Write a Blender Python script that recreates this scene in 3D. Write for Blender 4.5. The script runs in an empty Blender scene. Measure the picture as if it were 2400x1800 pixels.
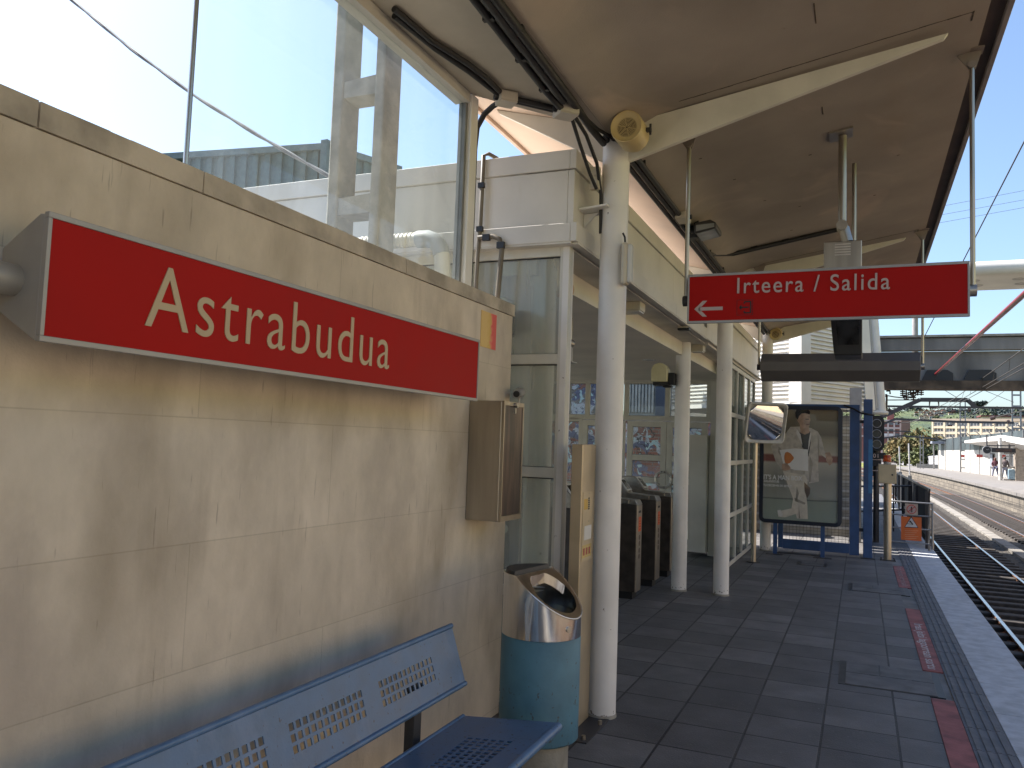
import bpy, bmesh, math, random
from mathutils import Vector, Matrix
R = math.radians
sc = bpy.context.scene
COL = sc.collection
# ------------------------------------------------------------------ camera
FPX, YAW, PITCH, ROLL, CAMH = 1883.6, .41107, .071486, .035647, 1.6
fw = Vector((-math.sin(YAW)*math.cos(PITCH), math.cos(YAW)*math.cos(PITCH), math.sin(PITCH)))
r0 = Vector((math.cos(YAW), math.sin(YAW), 0)); u0 = r0.cross(fw)
rt = r0*math.cos(ROLL) + u0*math.sin(ROLL); up = u0*math.cos(ROLL) - r0*math.sin(ROLL)
cam = bpy.data.cameras.new('camera'); camo = bpy.data.objects.new('camera', cam); COL.objects.link(camo)
cam.sensor_width = 36; cam.lens = FPX/2400*36; cam.clip_start = .05; cam.clip_end = 6000
m = Matrix((rt, up, -fw)).transposed().to_4x4(); m.translation = (0, 0, CAMH); camo.matrix_world = m
sc.camera = camo
# ------------------------------------------------------------------ light
SUN_AZ, SUN_EL = R(-87), R(50)          # azimuth from +Y towards +X
w = bpy.data.worlds.new('World'); sc.world = w; w.use_nodes = True
nt = w.node_tree; nt.nodes.clear()
sky = nt.nodes.new('ShaderNodeTexSky'); sky.sky_type = 'NISHITA'; sky.sun_disc = False
sky.sun_elevation = SUN_EL; sky.sun_rotation = SUN_AZ; sky.air_density = 1.0; sky.dust_density = 1.9; sky.ozone_density = 3.5
bg = nt.nodes.new('ShaderNodeBackground'); bg.inputs['Strength'].default_value = .10
wo = nt.nodes.new('ShaderNodeOutputWorld')
nt.links.new(sky.outputs[0], bg.inputs[0]); nt.links.new(bg.outputs[0], wo.inputs[0])
sl = bpy.data.lights.new('sun', 'SUN'); sl.energy = 5.0; sl.angle = R(.5); sl.color = (1, .95, .90)
so = bpy.data.objects.new('sun', sl); COL.objects.link(so)
sd = Vector((math.sin(SUN_AZ)*math.cos(SUN_EL), math.cos(SUN_AZ)*math.cos(SUN_EL), math.sin(SUN_EL)))
so.rotation_euler = (-sd).to_track_quat('-Z', 'Y').to_euler()
sc.view_settings.view_transform = 'Standard'; sc.view_settings.look = 'None'
sc.view_settings.exposure = 1.5; sc.view_settings.gamma = 1
sc.cycles.max_bounces = 10; sc.cycles.diffuse_bounces = 6; sc.cycles.transparent_max_bounces = 16
sc.cycles.caustics_reflective = False; sc.cycles.caustics_refractive = False
random.seed(7)
# ------------------------------------------------------------------ pixel -> place (photo pixels, 2400x1800)
CAMP = Vector((0, 0, CAMH))
def ray(x, y): return rt*((x-1200)/FPX) - up*((y-900)/FPX) + fw
def on(ax, v, x, y):
    d = ray(x, y); return CAMP + d*((v-CAMP[ax])/d[ax])
def onX(x, y, v): return on(0, v, x, y)
def onY(x, y, v): return on(1, v, x, y)
def onZ(x, y, v=0): return on(2, v, x, y)
def crop(x0, y0, s): return lambda x, y: (x0+x/s, y0+y/s)
P2 = crop(2000, 750, 4.1475); P3 = crop(1950, 1050, 3.6867); R3 = crop(2050, 920, 8.295); R4 = crop(2200, 920, 8.295)
# ------------------------------------------------------------------ mesh helpers
class MB:
    def __init__(s): s.v = []; s.f = []
    def add(s, vs, fs):
        n = len(s.v); s.v += [tuple(p) for p in vs]; s.f += [tuple(i+n for i in f) for f in fs]; return s
    def box(s, x0, x1, y0, y1, z0, z1):
        if x0 > x1: x0, x1 = x1, x0
        if y0 > y1: y0, y1 = y1, y0
        if z0 > z1: z0, z1 = z1, z0
        return s.add([(x0,y0,z0),(x1,y0,z0),(x1,y1,z0),(x0,y1,z0),(x0,y0,z1),(x1,y0,z1),(x1,y1,z1),(x0,y1,z1)],
                     [(0,3,2,1),(4,5,6,7),(0,1,5,4),(1,2,6,5),(2,3,7,6),(3,0,4,7)])
    def obox(s, c, ax, ay, az):            # centre and three half-axis vectors
        c, ax, ay, az = Vector(c), Vector(ax), Vector(ay), Vector(az)
        P = [c+ax*i+ay*j+az*k for k in (-1,1) for (i,j) in ((-1,-1),(1,-1),(1,1),(-1,1))]
        return s.add(P, [(0,3,2,1),(4,5,6,7),(0,1,5,4),(1,2,6,5),(2,3,7,6),(3,0,4,7)])
    def bar(s, a, b, wd, ht, upv=(0,0,1)):
        a, b = Vector(a), Vector(b); d = (b-a); u = Vector(upv); sde = d.cross(u).normalized(); u = sde.cross(d).normalized()
        return s.obox((a+b)/2, d/2, sde*wd/2, u*ht/2)
    def ring(s, c, n1, n2, r, n): return [Vector(c)+n1*(r*math.cos(2*math.pi*i/n))+n2*(r*math.sin(2*math.pi*i/n)) for i in range(n)]
    def tube(s, pts, r, n=10, cap=True):
        pts = [Vector(p) for p in pts]; rs = r if isinstance(r, (list, tuple)) else [r]*len(pts)
        rings = []; prev = None
        for i, p in enumerate(pts):
            t = (pts[min(i+1, len(pts)-1)] - pts[max(i-1, 0)]).normalized()
            if prev is None:
                a = Vector((0,0,1)) if abs(t.z) < .9 else Vector((1,0,0)); n1 = t.cross(a).normalized()
            else: n1 = (prev - t*prev.dot(t)).normalized()
            prev = n1; rings.append(s.ring(p, n1, t.cross(n1), rs[i], n))
        vs = [q for rg in rings for q in rg]; fs = []
        for k in range(len(pts)-1):
            for i in range(n):
                j = (i+1) % n; fs.append((k*n+i, k*n+j, (k+1)*n+j, (k+1)*n+i))
        if cap: fs += [tuple(range(n))[::-1], tuple((len(pts)-1)*n+i for i in range(n))]
        return s.add(vs, fs)
    def cyl(s, a, b, r, r2=None, n=24): return s.tube([a, b], [r, r if r2 is None else r2], n)
    def lathe(s, prof, c=(0,0,0), n=32):   # prof: (r, z)
        c = Vector(c); vs = []; fs = []
        for r, z in prof: vs += [c+Vector((r*math.cos(2*math.pi*i/n), r*math.sin(2*math.pi*i/n), z)) for i in range(n)]
        for k in range(len(prof)-1):
            for i in range(n):
                j = (i+1) % n; fs.append((k*n+i, k*n+j, (k+1)*n+j, (k+1)*n+i))
        return s.add(vs, fs)
    def ext(s, poly, vec):                 # extrude a planar polygon along vec
        poly = [Vector(p) for p in poly]; vec = Vector(vec); n = len(poly)
        return s.add(poly+[p+vec for p in poly], [tuple(range(n))[::-1], tuple(range(n, 2*n))]+[(i, (i+1) % n, (i+1) % n+n, i+n) for i in range(n)])
    def poly(s, pts): return s.add(pts, [tuple(range(len(pts)))])
def root_of(p):
    while p.parent: p = p.parent
    return p
def put(o, parent):
    if parent is not None:
        o.parent = parent
        if parent.parent is None and parent.type == 'EMPTY':
            o.matrix_parent_inverse = parent_inv[parent.name]
parent_inv = {}
def obj(name, mb, mat, parent=None, smooth=0, bevel=0, label=None, recalc=True):
    me = bpy.data.meshes.new(name); me.from_pydata([tuple(p) for p in mb.v], [], mb.f)
    if recalc:
        bm = bmesh.new(); bm.from_mesh(me); bmesh.ops.recalc_face_normals(bm, faces=bm.faces); bm.to_mesh(me); bm.free()
    for mm in (mat if isinstance(mat, (list, tuple)) else [mat]): me.materials.append(mm)
    if smooth: me.shade_smooth(); me.set_sharp_from_angle(angle=R(smooth))
    o = bpy.data.objects.new(name, me); COL.objects.link(o); put(o, parent)
    if bevel:
        b = o.modifiers.new('bevel', 'BEVEL'); b.width = bevel; b.segments = 2; b.limit_method = 'ANGLE'; b.angle_limit = R(40)
    if label: o['label'] = label
    return o
def tag(o, label=None, cat=None, group=None, kind=None):
    if label: o['label'] = label
    if cat: o['category'] = cat
    if group: o['group'] = group
    if kind: o['kind'] = kind
    return o
def thing(name, label, cat, loc=(0,0,0), group=None):
    o = bpy.data.objects.new(name, None); COL.objects.link(o); o.location = loc; o.empty_display_size = .2
    parent_inv[o.name] = Matrix.Translation(-Vector(loc)); return tag(o, label, cat, group)
def struct(name, mb, mat, **k): return tag(obj(name, mb, mat, **k), kind='structure')
def copy_tree(o, loc, label=None, parent=None):
    c = o.copy(); COL.objects.link(c)
    if parent is None:
        c.location = loc
        if label: c['label'] = label
    else: c.parent = parent; c.matrix_parent_inverse = o.matrix_parent_inverse.copy()
    for ch in list(o.children): copy_tree(ch, None, None, c)
    return c
def text(name, body, origin, rgt, upd, size, mat, parent, xs=1., bold=0, depth=.001, spacing=1., align='LEFT', shear=0, fit=None):
    cu = bpy.data.curves.new(name, 'FONT'); cu.body = body; cu.size = 1; cu.extrude = depth/size; cu.offset = bold
    cu.space_character = spacing; cu.align_x = align; cu.resolution_u = 6; cu.shear = shear
    o = bpy.data.objects.new(name, cu); COL.objects.link(o)
    dg = bpy.context.evaluated_depsgraph_get(); dg.update()
    me = bpy.data.meshes.new_from_object(o.evaluated_get(dg)); bpy.data.objects.remove(o)
    if fit:                                   # fit = (width, height of the tallest letter) with the origin at the lower left
        xa = min(v.co.x for v in me.vertices); xb = max(v.co.x for v in me.vertices); yb_ = max(v.co.y for v in me.vertices)
        me.transform(Matrix.Translation((-xa, 0, 0))); size = fit[1]/yb_; xs = fit[0]/(xb-xa)/size
    rgt, upd = Vector(rgt).normalized(), Vector(upd).normalized(); nn = rgt.cross(upd)
    M = Matrix((rgt*size*xs, upd*size, nn*size)).transposed().to_4x4(); M.translation = Vector(origin); me.transform(M)
    me.name = name; me.materials.clear(); me.materials.append(mat)
    t = bpy.data.objects.new(name, me); COL.objects.link(t); put(t, parent); return t
# ------------------------------------------------------------------ materials
def mat(name, col, rough=.6, metal=0, var=.12, scale=6., bump=0, bscale=60., col2=None, streak=0, spec=.5, coat=0, mix=None, detail=5):
    M = bpy.data.materials.new(name); M.use_nodes = True; n = M.node_tree.nodes; l = M.node_tree.links
    b = n['Principled BSDF']; b.inputs['Roughness'].default_value = rough; b.inputs['Metallic'].default_value = metal
    b.inputs['Specular IOR Level'].default_value = spec; b.inputs['Coat Weight'].default_value = coat
    tc = n.new('ShaderNodeTexCoord'); no = n.new('ShaderNodeTexNoise'); no.inputs['Scale'].default_value = scale; no.inputs['Detail'].default_value = detail
    src = tc.outputs['Object']
    if streak:
        mp = n.new('ShaderNodeMapping'); mp.inputs['Scale'].default_value = (1, 1, streak); l.new(src, mp.inputs[0]); src = mp.outputs[0]
    l.new(src, no.inputs['Vector'])
    cr = n.new('ShaderNodeValToRGB'); c = Vector(col[:3]); d = Vector(col2) if col2 else c*(1-2.2*var)
    cr.color_ramp.elements[0].position = .36 if not mix else mix[0]; cr.color_ramp.elements[1].position = .62 if not mix else mix[1]
    cr.color_ramp.elements[0].color = (*[max(0, x) for x in d], 1); cr.color_ramp.elements[1].color = (*c, 1)
    l.new(no.outputs['Fac'], cr.inputs[0]); l.new(cr.outputs[0], b.inputs['Base Color'])
    rr = n.new('ShaderNodeMapRange'); rr.inputs['To Min'].default_value = max(0, rough-.1); rr.inputs['To Max'].default_value = min(1, rough+.12)
    l.new(no.outputs['Fac'], rr.inputs[0]); l.new(rr.outputs[0], b.inputs['Roughness'])
    if bump:
        n2 = n.new('ShaderNodeTexNoise'); n2.inputs['Scale'].default_value = bscale; n2.inputs['Detail'].default_value = 4
        l.new(tc.outputs['Object'], n2.inputs['Vector']); bp = n.new('ShaderNodeBump'); bp.inputs['Strength'].default_value = bump; bp.inputs['Distance'].default_value = .01
        l.new(n2.outputs['Fac'], bp.inputs['Height']); l.new(bp.outputs[0], b.inputs['Normal'])
    return M
def nodes(M): return M.node_tree.nodes, M.node_tree.links, M.node_tree.nodes['Principled BSDF']
def glass(name, tint=(.9, .95, .93), refl=1., rough=.0, opac=0, veil=False):
    M = bpy.data.materials.new(name); M.use_nodes = True; n = M.node_tree.nodes; l = M.node_tree.links; n.clear()
    o = n.new('ShaderNodeOutputMaterial'); t = n.new('ShaderNodeBsdfTransparent'); t.inputs[0].default_value = (*tint, 1)
    g = n.new('ShaderNodeBsdfGlossy'); g.inputs['Roughness'].default_value = rough; f = n.new('ShaderNodeLayerWeight'); f.inputs[0].default_value = .5
    pw = n.new('ShaderNodeMath'); pw.operation = 'POWER'; pw.inputs[1].default_value = 5; l.new(f.outputs['Facing'], pw.inputs[0])
    mu = n.new('ShaderNodeMath'); mu.operation = 'MULTIPLY_ADD'; mu.inputs[1].default_value = .55*refl; mu.inputs[2].default_value = .028*refl; l.new(pw.outputs[0], mu.inputs[0])
    mx = n.new('ShaderNodeMixShader'); l.new(mu.outputs[0], mx.inputs[0]); l.new(t.outputs[0], mx.inputs[1]); l.new(g.outputs[0], mx.inputs[2])
    last = mx
    if opac:
        df = n.new('ShaderNodeBsdfTranslucent' if veil else 'ShaderNodeBsdfDiffuse'); df.inputs[0].default_value = (.64, .64, .60, 1); m2 = n.new('ShaderNodeMixShader')
        tc = n.new('ShaderNodeTexCoord'); no = n.new('ShaderNodeTexNoise'); no.inputs['Scale'].default_value = 7; no.inputs['Detail'].default_value = 3; mpp = n.new('ShaderNodeMapping'); mpp.inputs['Scale'].default_value = (1, 1, .06); l.new(tc.outputs['Object'], mpp.inputs[0]); l.new(mpp.outputs[0], no.inputs[0])
        m3 = n.new('ShaderNodeMath'); m3.operation = 'MULTIPLY'; m3.inputs[1].default_value = opac*2; l.new(no.outputs['Fac'], m3.inputs[0]); l.new(m3.outputs[0], m2.inputs[0])
        l.new(mx.outputs[0], m2.inputs[1]); l.new(df.outputs[0], m2.inputs[2]); last = m2
    l.new(last.outputs[0], o.inputs[0]); return M
def brickmat(name, c1, c2, mortar, bw, rh, ms, plane='YZ', off=.5, shift=(0,0), rough=.8, var=.25, scale=4., bump=.4, stain=None, bias=0., streak=0):
    """masonry or tiles laid out in the object's own YZ, XZ or XY plane"""
    M = bpy.data.materials.new(name); M.use_nodes = True; n, l, b = nodes(M)
    tc = n.new('ShaderNodeTexCoord'); sp = n.new('ShaderNodeSeparateXYZ'); cb = n.new('ShaderNodeCombineXYZ'); l.new(tc.outputs['Object'], sp.inputs[0])
    l.new(sp.outputs[plane[0]], cb.inputs[0]); l.new(sp.outputs[plane[1]], cb.inputs[1])
    mp = n.new('ShaderNodeMapping'); mp.inputs['Location'].default_value = (shift[0], shift[1], 0); l.new(cb.outputs[0], mp.inputs[0])
    br = n.new('ShaderNodeTexBrick'); br.offset = off; br.inputs['Scale'].default_value = 1; br.inputs['Brick Width'].default_value = bw; br.inputs['Row Height'].default_value = rh
    br.inputs['Mortar Size'].default_value = ms; br.inputs['Mortar Smooth'].default_value = .2; br.inputs['Bias'].default_value = bias
    br.inputs['Color1'].default_value = (*c1, 1); br.inputs['Color2'].default_value = (*c2, 1); br.inputs['Mortar'].default_value = (*mortar, 1); l.new(mp.outputs[0], br.inputs[0])
    no = n.new('ShaderNodeTexNoise'); no.inputs['Scale'].default_value = scale; no.inputs['Detail'].default_value = 7; no.inputs['Roughness'].default_value = .6
    if streak:
        ms_ = n.new('ShaderNodeMapping'); ms_.inputs['Scale'].default_value = (1, 1, streak); l.new(tc.outputs['Object'], ms_.inputs[0]); l.new(ms_.outputs[0], no.inputs[0])
    else: l.new(tc.outputs['Object'], no.inputs[0])
    rmp = n.new('ShaderNodeMapRange'); rmp.inputs['From Min'].default_value = .3; rmp.inputs['From Max'].default_value = .7; rmp.inputs['To Min'].default_value = 1-var; rmp.inputs['To Max'].default_value = 1+var*.5; l.new(no.outputs['Fac'], rmp.inputs[0])
    mx = n.new('ShaderNodeMix'); mx.data_type = 'RGBA'; mx.blend_type = 'MULTIPLY'; mx.inputs[0].default_value = 1; l.new(br.outputs[0], mx.inputs[6]); l.new(rmp.outputs[0], mx.inputs[7])
    last = mx.outputs[2]
    if stain:
        n3 = n.new('ShaderNodeTexNoise'); n3.inputs['Scale'].default_value = stain[3]; n3.inputs['Detail'].default_value = 6
        m3 = n.new('ShaderNodeMapping'); m3.inputs['Scale'].default_value = (1, 1, stain[4]); m3.inputs['Location'].default_value = (3, 1, 7); l.new(tc.outputs['Object'], m3.inputs[0]); l.new(m3.outputs[0], n3.inputs[0])
        r3 = n.new('ShaderNodeMapRange'); r3.inputs['From Min'].default_value = .5; r3.inputs['From Max'].default_value = .72; r3.inputs['To Max'].default_value = stain[5] if len(stain) > 5 else .6; l.new(n3.outputs['Fac'], r3.inputs[0])
        x3 = n.new('ShaderNodeMix'); x3.data_type = 'RGBA'; l.new(r3.outputs[0], x3.inputs[0]); l.new(last, x3.inputs[6]); x3.inputs[7].default_value = (*stain[:3], 1); last = x3.outputs[2]
    l.new(last, b.inputs['Base Color']); b.inputs['Roughness'].default_value = rough
    n4 = n.new('ShaderNodeTexNoise'); n4.inputs['Scale'].default_value = 90; n4.inputs['Detail'].default_value = 4; l.new(tc.outputs['Object'], n4.inputs[0])
    ad = n.new('ShaderNodeMath'); ad.operation = 'MULTIPLY_ADD'; ad.inputs[1].default_value = -1.2; l.new(br.outputs['Fac'], ad.inputs[0]); l.new(n4.outputs['Fac'], ad.inputs[2])
    bp = n.new('ShaderNodeBump'); bp.inputs['Strength'].default_value = bump; bp.inputs['Distance'].default_value = .006; l.new(ad.outputs[0], bp.inputs['Height']); l.new(bp.outputs[0], b.inputs['Normal'])
    return M
def emit(name, col, s):
    M = bpy.data.materials.new(name); M.use_nodes = True; n, l, b = nodes(M); b.inputs['Base Color'].default_value = (*col, 1)
    b.inputs['Emission Color'].default_value = (*col, 1); b.inputs['Emission Strength'].default_value = s; return M
def wear(M, col, z0, z1, sc_=26, thr=.62, zoff=0.):
    n, l, b = nodes(M); src = b.inputs['Base Color'].links[0].from_socket; tc = n.new('ShaderNodeTexCoord'); no = n.new('ShaderNodeTexNoise'); no.inputs['Scale'].default_value = sc_; no.inputs['Detail'].default_value = 6; l.new(tc.outputs['Object'], no.inputs[0])
    sx = n.new('ShaderNodeSeparateXYZ'); l.new(tc.outputs['Object'], sx.inputs[0]); mr = n.new('ShaderNodeMapRange'); mr.inputs['From Min'].default_value = z0; mr.inputs['From Max'].default_value = z1; mr.inputs['To Min'].default_value = .16; mr.inputs['To Max'].default_value = zoff; l.new(sx.outputs[2], mr.inputs[0])
    ad = n.new('ShaderNodeMath'); ad.operation = 'ADD'; l.new(no.outputs['Fac'], ad.inputs[0]); l.new(mr.outputs[0], ad.inputs[1]); st = n.new('ShaderNodeMapRange'); st.inputs['From Min'].default_value = thr; st.inputs['From Max'].default_value = thr+.03; l.new(ad.outputs[0], st.inputs[0])
    mx = n.new('ShaderNodeMix'); mx.data_type = 'RGBA'; l.new(st.outputs[0], mx.inputs[0]); l.new(src, mx.inputs[6]); mx.inputs[7].default_value = (*col, 1); l.new(mx.outputs[2], b.inputs['Base Color']); return M
CREAM = mat('cream_panel', (.66, .63, .575), .45, var=.06, scale=2.2, bump=.05)
CREAMD = mat('cream_aluminium', (.62, .60, .53), .38, var=.06, scale=5)
WHITE = mat('white_paint', (.78, .755, .72), .4, var=.05, scale=4, bump=.06, bscale=25)
wear(WHITE, (.22, .19, .16), 0, .16, 30, .70, -.02)
FINM = mat('white_beam_paint', (.72, .68, .58), .5, var=.06, scale=4, bump=.08, bscale=30)
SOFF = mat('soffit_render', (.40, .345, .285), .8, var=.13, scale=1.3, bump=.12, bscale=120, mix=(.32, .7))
SOFL = mat('flat_soffit_render', (.52, .46, .37), .8, var=.1, scale=2, bump=.1, bscale=120)
STONE = brickmat('sandstone_courses', (.655, .57, .47), (.62, .535, .435), (.52, .45, .36), 1.45, .4, .0022, 'YZ', .5, (.2, -.04), .8, .24, 3.4, .3, (.27, .21, .14, 2.2, .55, .6), streak=.6)
COPE = mat('coping_stone', (.58, .505, .415), .8, var=.2, scale=5, bump=.4, bscale=40)
PAVE = brickmat('paving_slabs', (.115, .108, .103), (.215, .202, .19), (.028, .026, .025), .4, .4, .0075, 'XY', 0, (.2, -.03), .62, .3, 3.5, .5, (.09, .085, .08, 1.2, 1, .5), bias=-.2)
EDGE = mat('granite_edge', (.52, .53, .54), .7, var=.12, scale=9, bump=.25, bscale=150)
RED = mat('red_enamel', (.40, .008, .006), .6, var=.05, scale=2, spec=.15)
REDS = mat('red_strip_paint', (.36, .12, .11), .75, var=.22, scale=7, bump=.2)
LETTER = mat('cream_lettering', (.50, .385, .24), .5, var=.03)
LETW = mat('white_lettering', (.50, .385, .35), .5, var=.03)
GREYM = mat('grey_metal_frame', (.36, .345, .33), .45, .3, var=.06, scale=8)
DARKM = mat('dark_grey_metal', (.05, .048, .05), .5, .1, var=.12)
STEEL = mat('brushed_steel', (.56, .53, .48), .28, 1, var=.08, scale=30, streak=.05)
STEELR = mat('rough_steel', (.46, .41, .34), .36, 1, var=.1, scale=14, streak=.08)
POLISH = mat('polished_steel', (.78, .745, .69), .11, 1, var=.05, scale=20, streak=.06, bump=.03, bscale=14)
BLUE = mat('bench_blue_paint', (.085, .165, .30), .36, var=.08, scale=10, bump=.06, bscale=120)
BLUEG = mat('gate_blue_paint', (.035, .09, .235), .42, var=.12, scale=6)
TEAL = mat('bin_blue_paint', (.075, .20, .275), .5, var=.2, scale=5, col2=(.05, .14, .20), bump=.1, bscale=30)
wear(TEAL, (.05, .07, .08), .15, .9, 38, .76, .02); wear(BLUE, (.05, .055, .07), 0, 1, 60, .74, .02)
BLACK = mat('black_plastic', (.012, .012, .013), .45, var=.1)
RUBBER = mat('black_conduit', (.018, .017, .017), .55, var=.15, scale=20)
CONC = mat('weathered_concrete', (.34, .32, .27), .85, var=.16, scale=7, bump=.4, bscale=50)
CONCD = mat('dark_stained_concrete', (.25, .24, .22), .85, var=.3, scale=1.2, bump=.4, bscale=20, streak=.25, mix=(.3, .7))
GREEN = mat('green_cladding', (.075, .115, .11), .5, var=.12)
YELL = mat('speaker_cream_yellow', (.56, .43, .20), .4, var=.06)
BEIGEP = mat('beige_plastic', (.60, .54, .42), .4, var=.05)
DOMEC = mat('dome_cream', (.60, .55, .33), .35, var=.05)
GLASS = glass('clear_glass', (.93, .965, .96), 1.0, .0, .022, True)
GLASSG = glass('green_tinted_glass', (.88, .91, .87), 1.4, .0, .3)  # pale streaky film painted in for bright reflections on the hall front
GLASSD = glass('door_glass', (.80, .84, .83), 1.0)
PIPE = mat('grey_pvc', (.40, .42, .42), .4, var=.05)
PIPEW = mat('cream_pvc', (.62, .60, .52), .5, var=.06)
RUST = mat('rusty_steel', (.20, .095, .05), .75, .3, var=.3, scale=12, bump=.3)
SHINE = mat('rail_running_steel', (.58, .56, .54), .22, 1, var=.05)
CERAM = mat('dark_insulator', (.05, .03, .025), .4, var=.1)
WIRE = mat('wire_grey', (.09, .085, .08), .6, .4, var=.1)
ORANGE = mat('orange_sign', (.62, .13, .02), .5, var=.06)
STICKO = mat('orange_sticker', (.72, .12, .03), .45, var=.05)
def layer(M, col, scl, lo, hi, amt, loc=(0, 0, 0), tex='noise', detail=6, rough=.6, dist=0.):
    n, l, b = nodes(M); src = b.inputs['Base Color'].links[0].from_socket; tc = n.new('ShaderNodeTexCoord'); mp = n.new('ShaderNodeMapping'); mp.inputs['Scale'].default_value = scl; mp.inputs['Location'].default_value = loc; l.new(tc.outputs['Object'], mp.inputs[0])
    if tex == 'noise': no = n.new('ShaderNodeTexNoise'); no.inputs['Scale'].default_value = 1; no.inputs['Detail'].default_value = detail; no.inputs['Roughness'].default_value = rough; no.inputs['Distortion'].default_value = dist; out = no.outputs['Fac']
    else: no = n.new('ShaderNodeTexVoronoi'); no.inputs['Scale'].default_value = 1; out = no.outputs['Distance']
    l.new(mp.outputs[0], no.inputs[0]); mr = n.new('ShaderNodeMapRange'); mr.inputs['From Min'].default_value = lo; mr.inputs['From Max'].default_value = hi; mr.inputs['To Max'].default_value = amt; l.new(out, mr.inputs[0])
    mx = n.new('ShaderNodeMix'); mx.data_type = 'RGBA'; l.new(mr.outputs[0], mx.inputs[0]); l.new(src, mx.inputs[6]); mx.inputs[7].default_value = (*col, 1); l.new(mx.outputs[2], b.inputs['Base Color'])
layer(STONE, (.24, .185, .13), (9, 9, 1.1), .56, .76, .24, (2, 5, 1)); layer(STONE, (.68, .61, .51), (2.2, 2.2, 1.6), .55, .72, .3, (7, 1, 3)); layer(STONE, (.13, .10, .08), (60, 60, 5), .67, .73, .38, (1, 1, 9), 'noise', 3); layer(STONE, (.36, .30, .26), (1.1, 1.1, .8), .54, .66, .5, (4, 9, 2))
layer(PAVE, (.34, .32, .30), (5, 5, 1), .028, .02, .6, (.3, .7, 0), 'vor'); layer(PAVE, (.03, .03, .03), (3.1, 3.1, 1), .022, .014, .7, (.9, .1, 0), 'vor'); layer(PAVE, (.10, .092, .085), (1.3, 1.3, 1), .52, .7, .6, (3, 2, 0)); layer(PAVE, (.30, .28, .26), (40, 40, 1), .60, .72, .35, (3, 2, 0))
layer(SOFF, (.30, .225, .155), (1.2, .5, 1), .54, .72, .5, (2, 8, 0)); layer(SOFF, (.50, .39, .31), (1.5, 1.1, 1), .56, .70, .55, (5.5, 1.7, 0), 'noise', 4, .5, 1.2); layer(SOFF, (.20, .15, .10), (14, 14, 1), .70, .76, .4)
layer(CREAM, (.44, .38, .28), (3, 3, .8), .57, .75, .4); layer(EDGE, (.25, .25, .25), (3, 1.2, 1), .54, .72, .5)
layer(BLUE, (.20, .27, .42), (2, 7, 3), .55, .7, .35); layer(TEAL, (.12, .28, .34), (4, 4, 2), .55, .7, .5)
# ================================================================== SETTING
GRAVELG = mat('ground_soil', (.17, .15, .11), .95, var=.25, scale=.4, bump=.5, bscale=3)
g = MB(); g.poly([(-2500, -2500, -1.25), (2500, -2500, -1.25), (2500, 2500, -1.25), (-2500, 2500, -1.25)]); struct('ground', g, GRAVELG)
# ballast
BAL = bpy.data.materials.new('ballast_stones'); BAL.use_nodes = True; n, l, b = nodes(BAL)
tc = n.new('ShaderNodeTexCoord'); vo = n.new('ShaderNodeTexVoronoi'); vo.inputs['Scale'].default_value = 17; l.new(tc.outputs['Object'], vo.inputs[0])
cr = n.new('ShaderNodeValToRGB'); cr.color_ramp.elements[0].color = (.05, .042, .034, 1); cr.color_ramp.elements[1].color = (.20, .17, .135, 1)
sx = n.new('ShaderNodeSeparateXYZ'); l.new(vo.outputs['Color'], sx.inputs[0]); l.new(sx.outputs[0], cr.inputs[0])
n2 = n.new('ShaderNodeTexNoise'); n2.inputs['Scale'].default_value = .8; l.new(tc.outputs['Object'], n2.inputs[0])
mx = n.new('ShaderNodeMix'); mx.data_type = 'RGBA'; mx.blend_type = 'MULTIPLY'; mx.inputs[0].default_value = .7; l.new(cr.outputs[0], mx.inputs[6]); l.new(n2.outputs['Fac'], mx.inputs[7])
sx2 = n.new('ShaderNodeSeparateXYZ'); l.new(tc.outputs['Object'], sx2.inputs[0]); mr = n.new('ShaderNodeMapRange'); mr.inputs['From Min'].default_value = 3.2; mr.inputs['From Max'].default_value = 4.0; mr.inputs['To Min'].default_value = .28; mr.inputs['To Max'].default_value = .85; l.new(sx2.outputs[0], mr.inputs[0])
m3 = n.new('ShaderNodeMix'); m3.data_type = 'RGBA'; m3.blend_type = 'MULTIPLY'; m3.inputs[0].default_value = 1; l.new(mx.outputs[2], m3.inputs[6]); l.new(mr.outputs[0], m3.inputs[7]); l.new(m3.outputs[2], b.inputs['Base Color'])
bp = n.new('ShaderNodeBump'); bp.inputs['Strength'].default_value = 1; bp.inputs['Distance'].default_value = .045; l.new(vo.outputs['Distance'], bp.inputs['Height']); bp.invert = True; l.new(bp.outputs[0], b.inputs['Normal']); b.inputs['Roughness'].default_value = .95
def dx(y): return -0.00042*(y-40)**2 if y > 40 else 0.
YS = list(range(-60, 40, 5)) + list(range(40, 190, 4))
def strip(mb, x0, x1, z, ys=YS):
    vs = []
    for y in ys: vs += [(x0+dx(y), y, z), (x1+dx(y), y, z)]
    mb.add(vs, [(2*i, 2*i+1, 2*i+3, 2*i+2) for i in range(len(ys)-1)]); return mb
def sweep(mb, prof, ys=YS):               # closed profile (x, z) swept along the track curve
    k = len(prof); vs = []
    for y in ys: vs += [(x+dx(y), y, z) for x, z in prof]
    fs = [(i*k+j, i*k+(j+1) % k, (i+1)*k+(j+1) % k, (i+1)*k+j) for i in range(len(ys)-1) for j in range(k)]
    fs += [tuple(range(k))[::-1], tuple((len(ys)-1)*k+j for j in range(k))]
    mb.add(vs, fs); return mb
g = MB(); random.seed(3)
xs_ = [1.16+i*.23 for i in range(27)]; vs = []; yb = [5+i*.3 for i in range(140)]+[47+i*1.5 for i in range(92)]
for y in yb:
    for x in xs_: vs.append((x+dx(y), y, -1.0+random.uniform(-.025, .02)))
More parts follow.
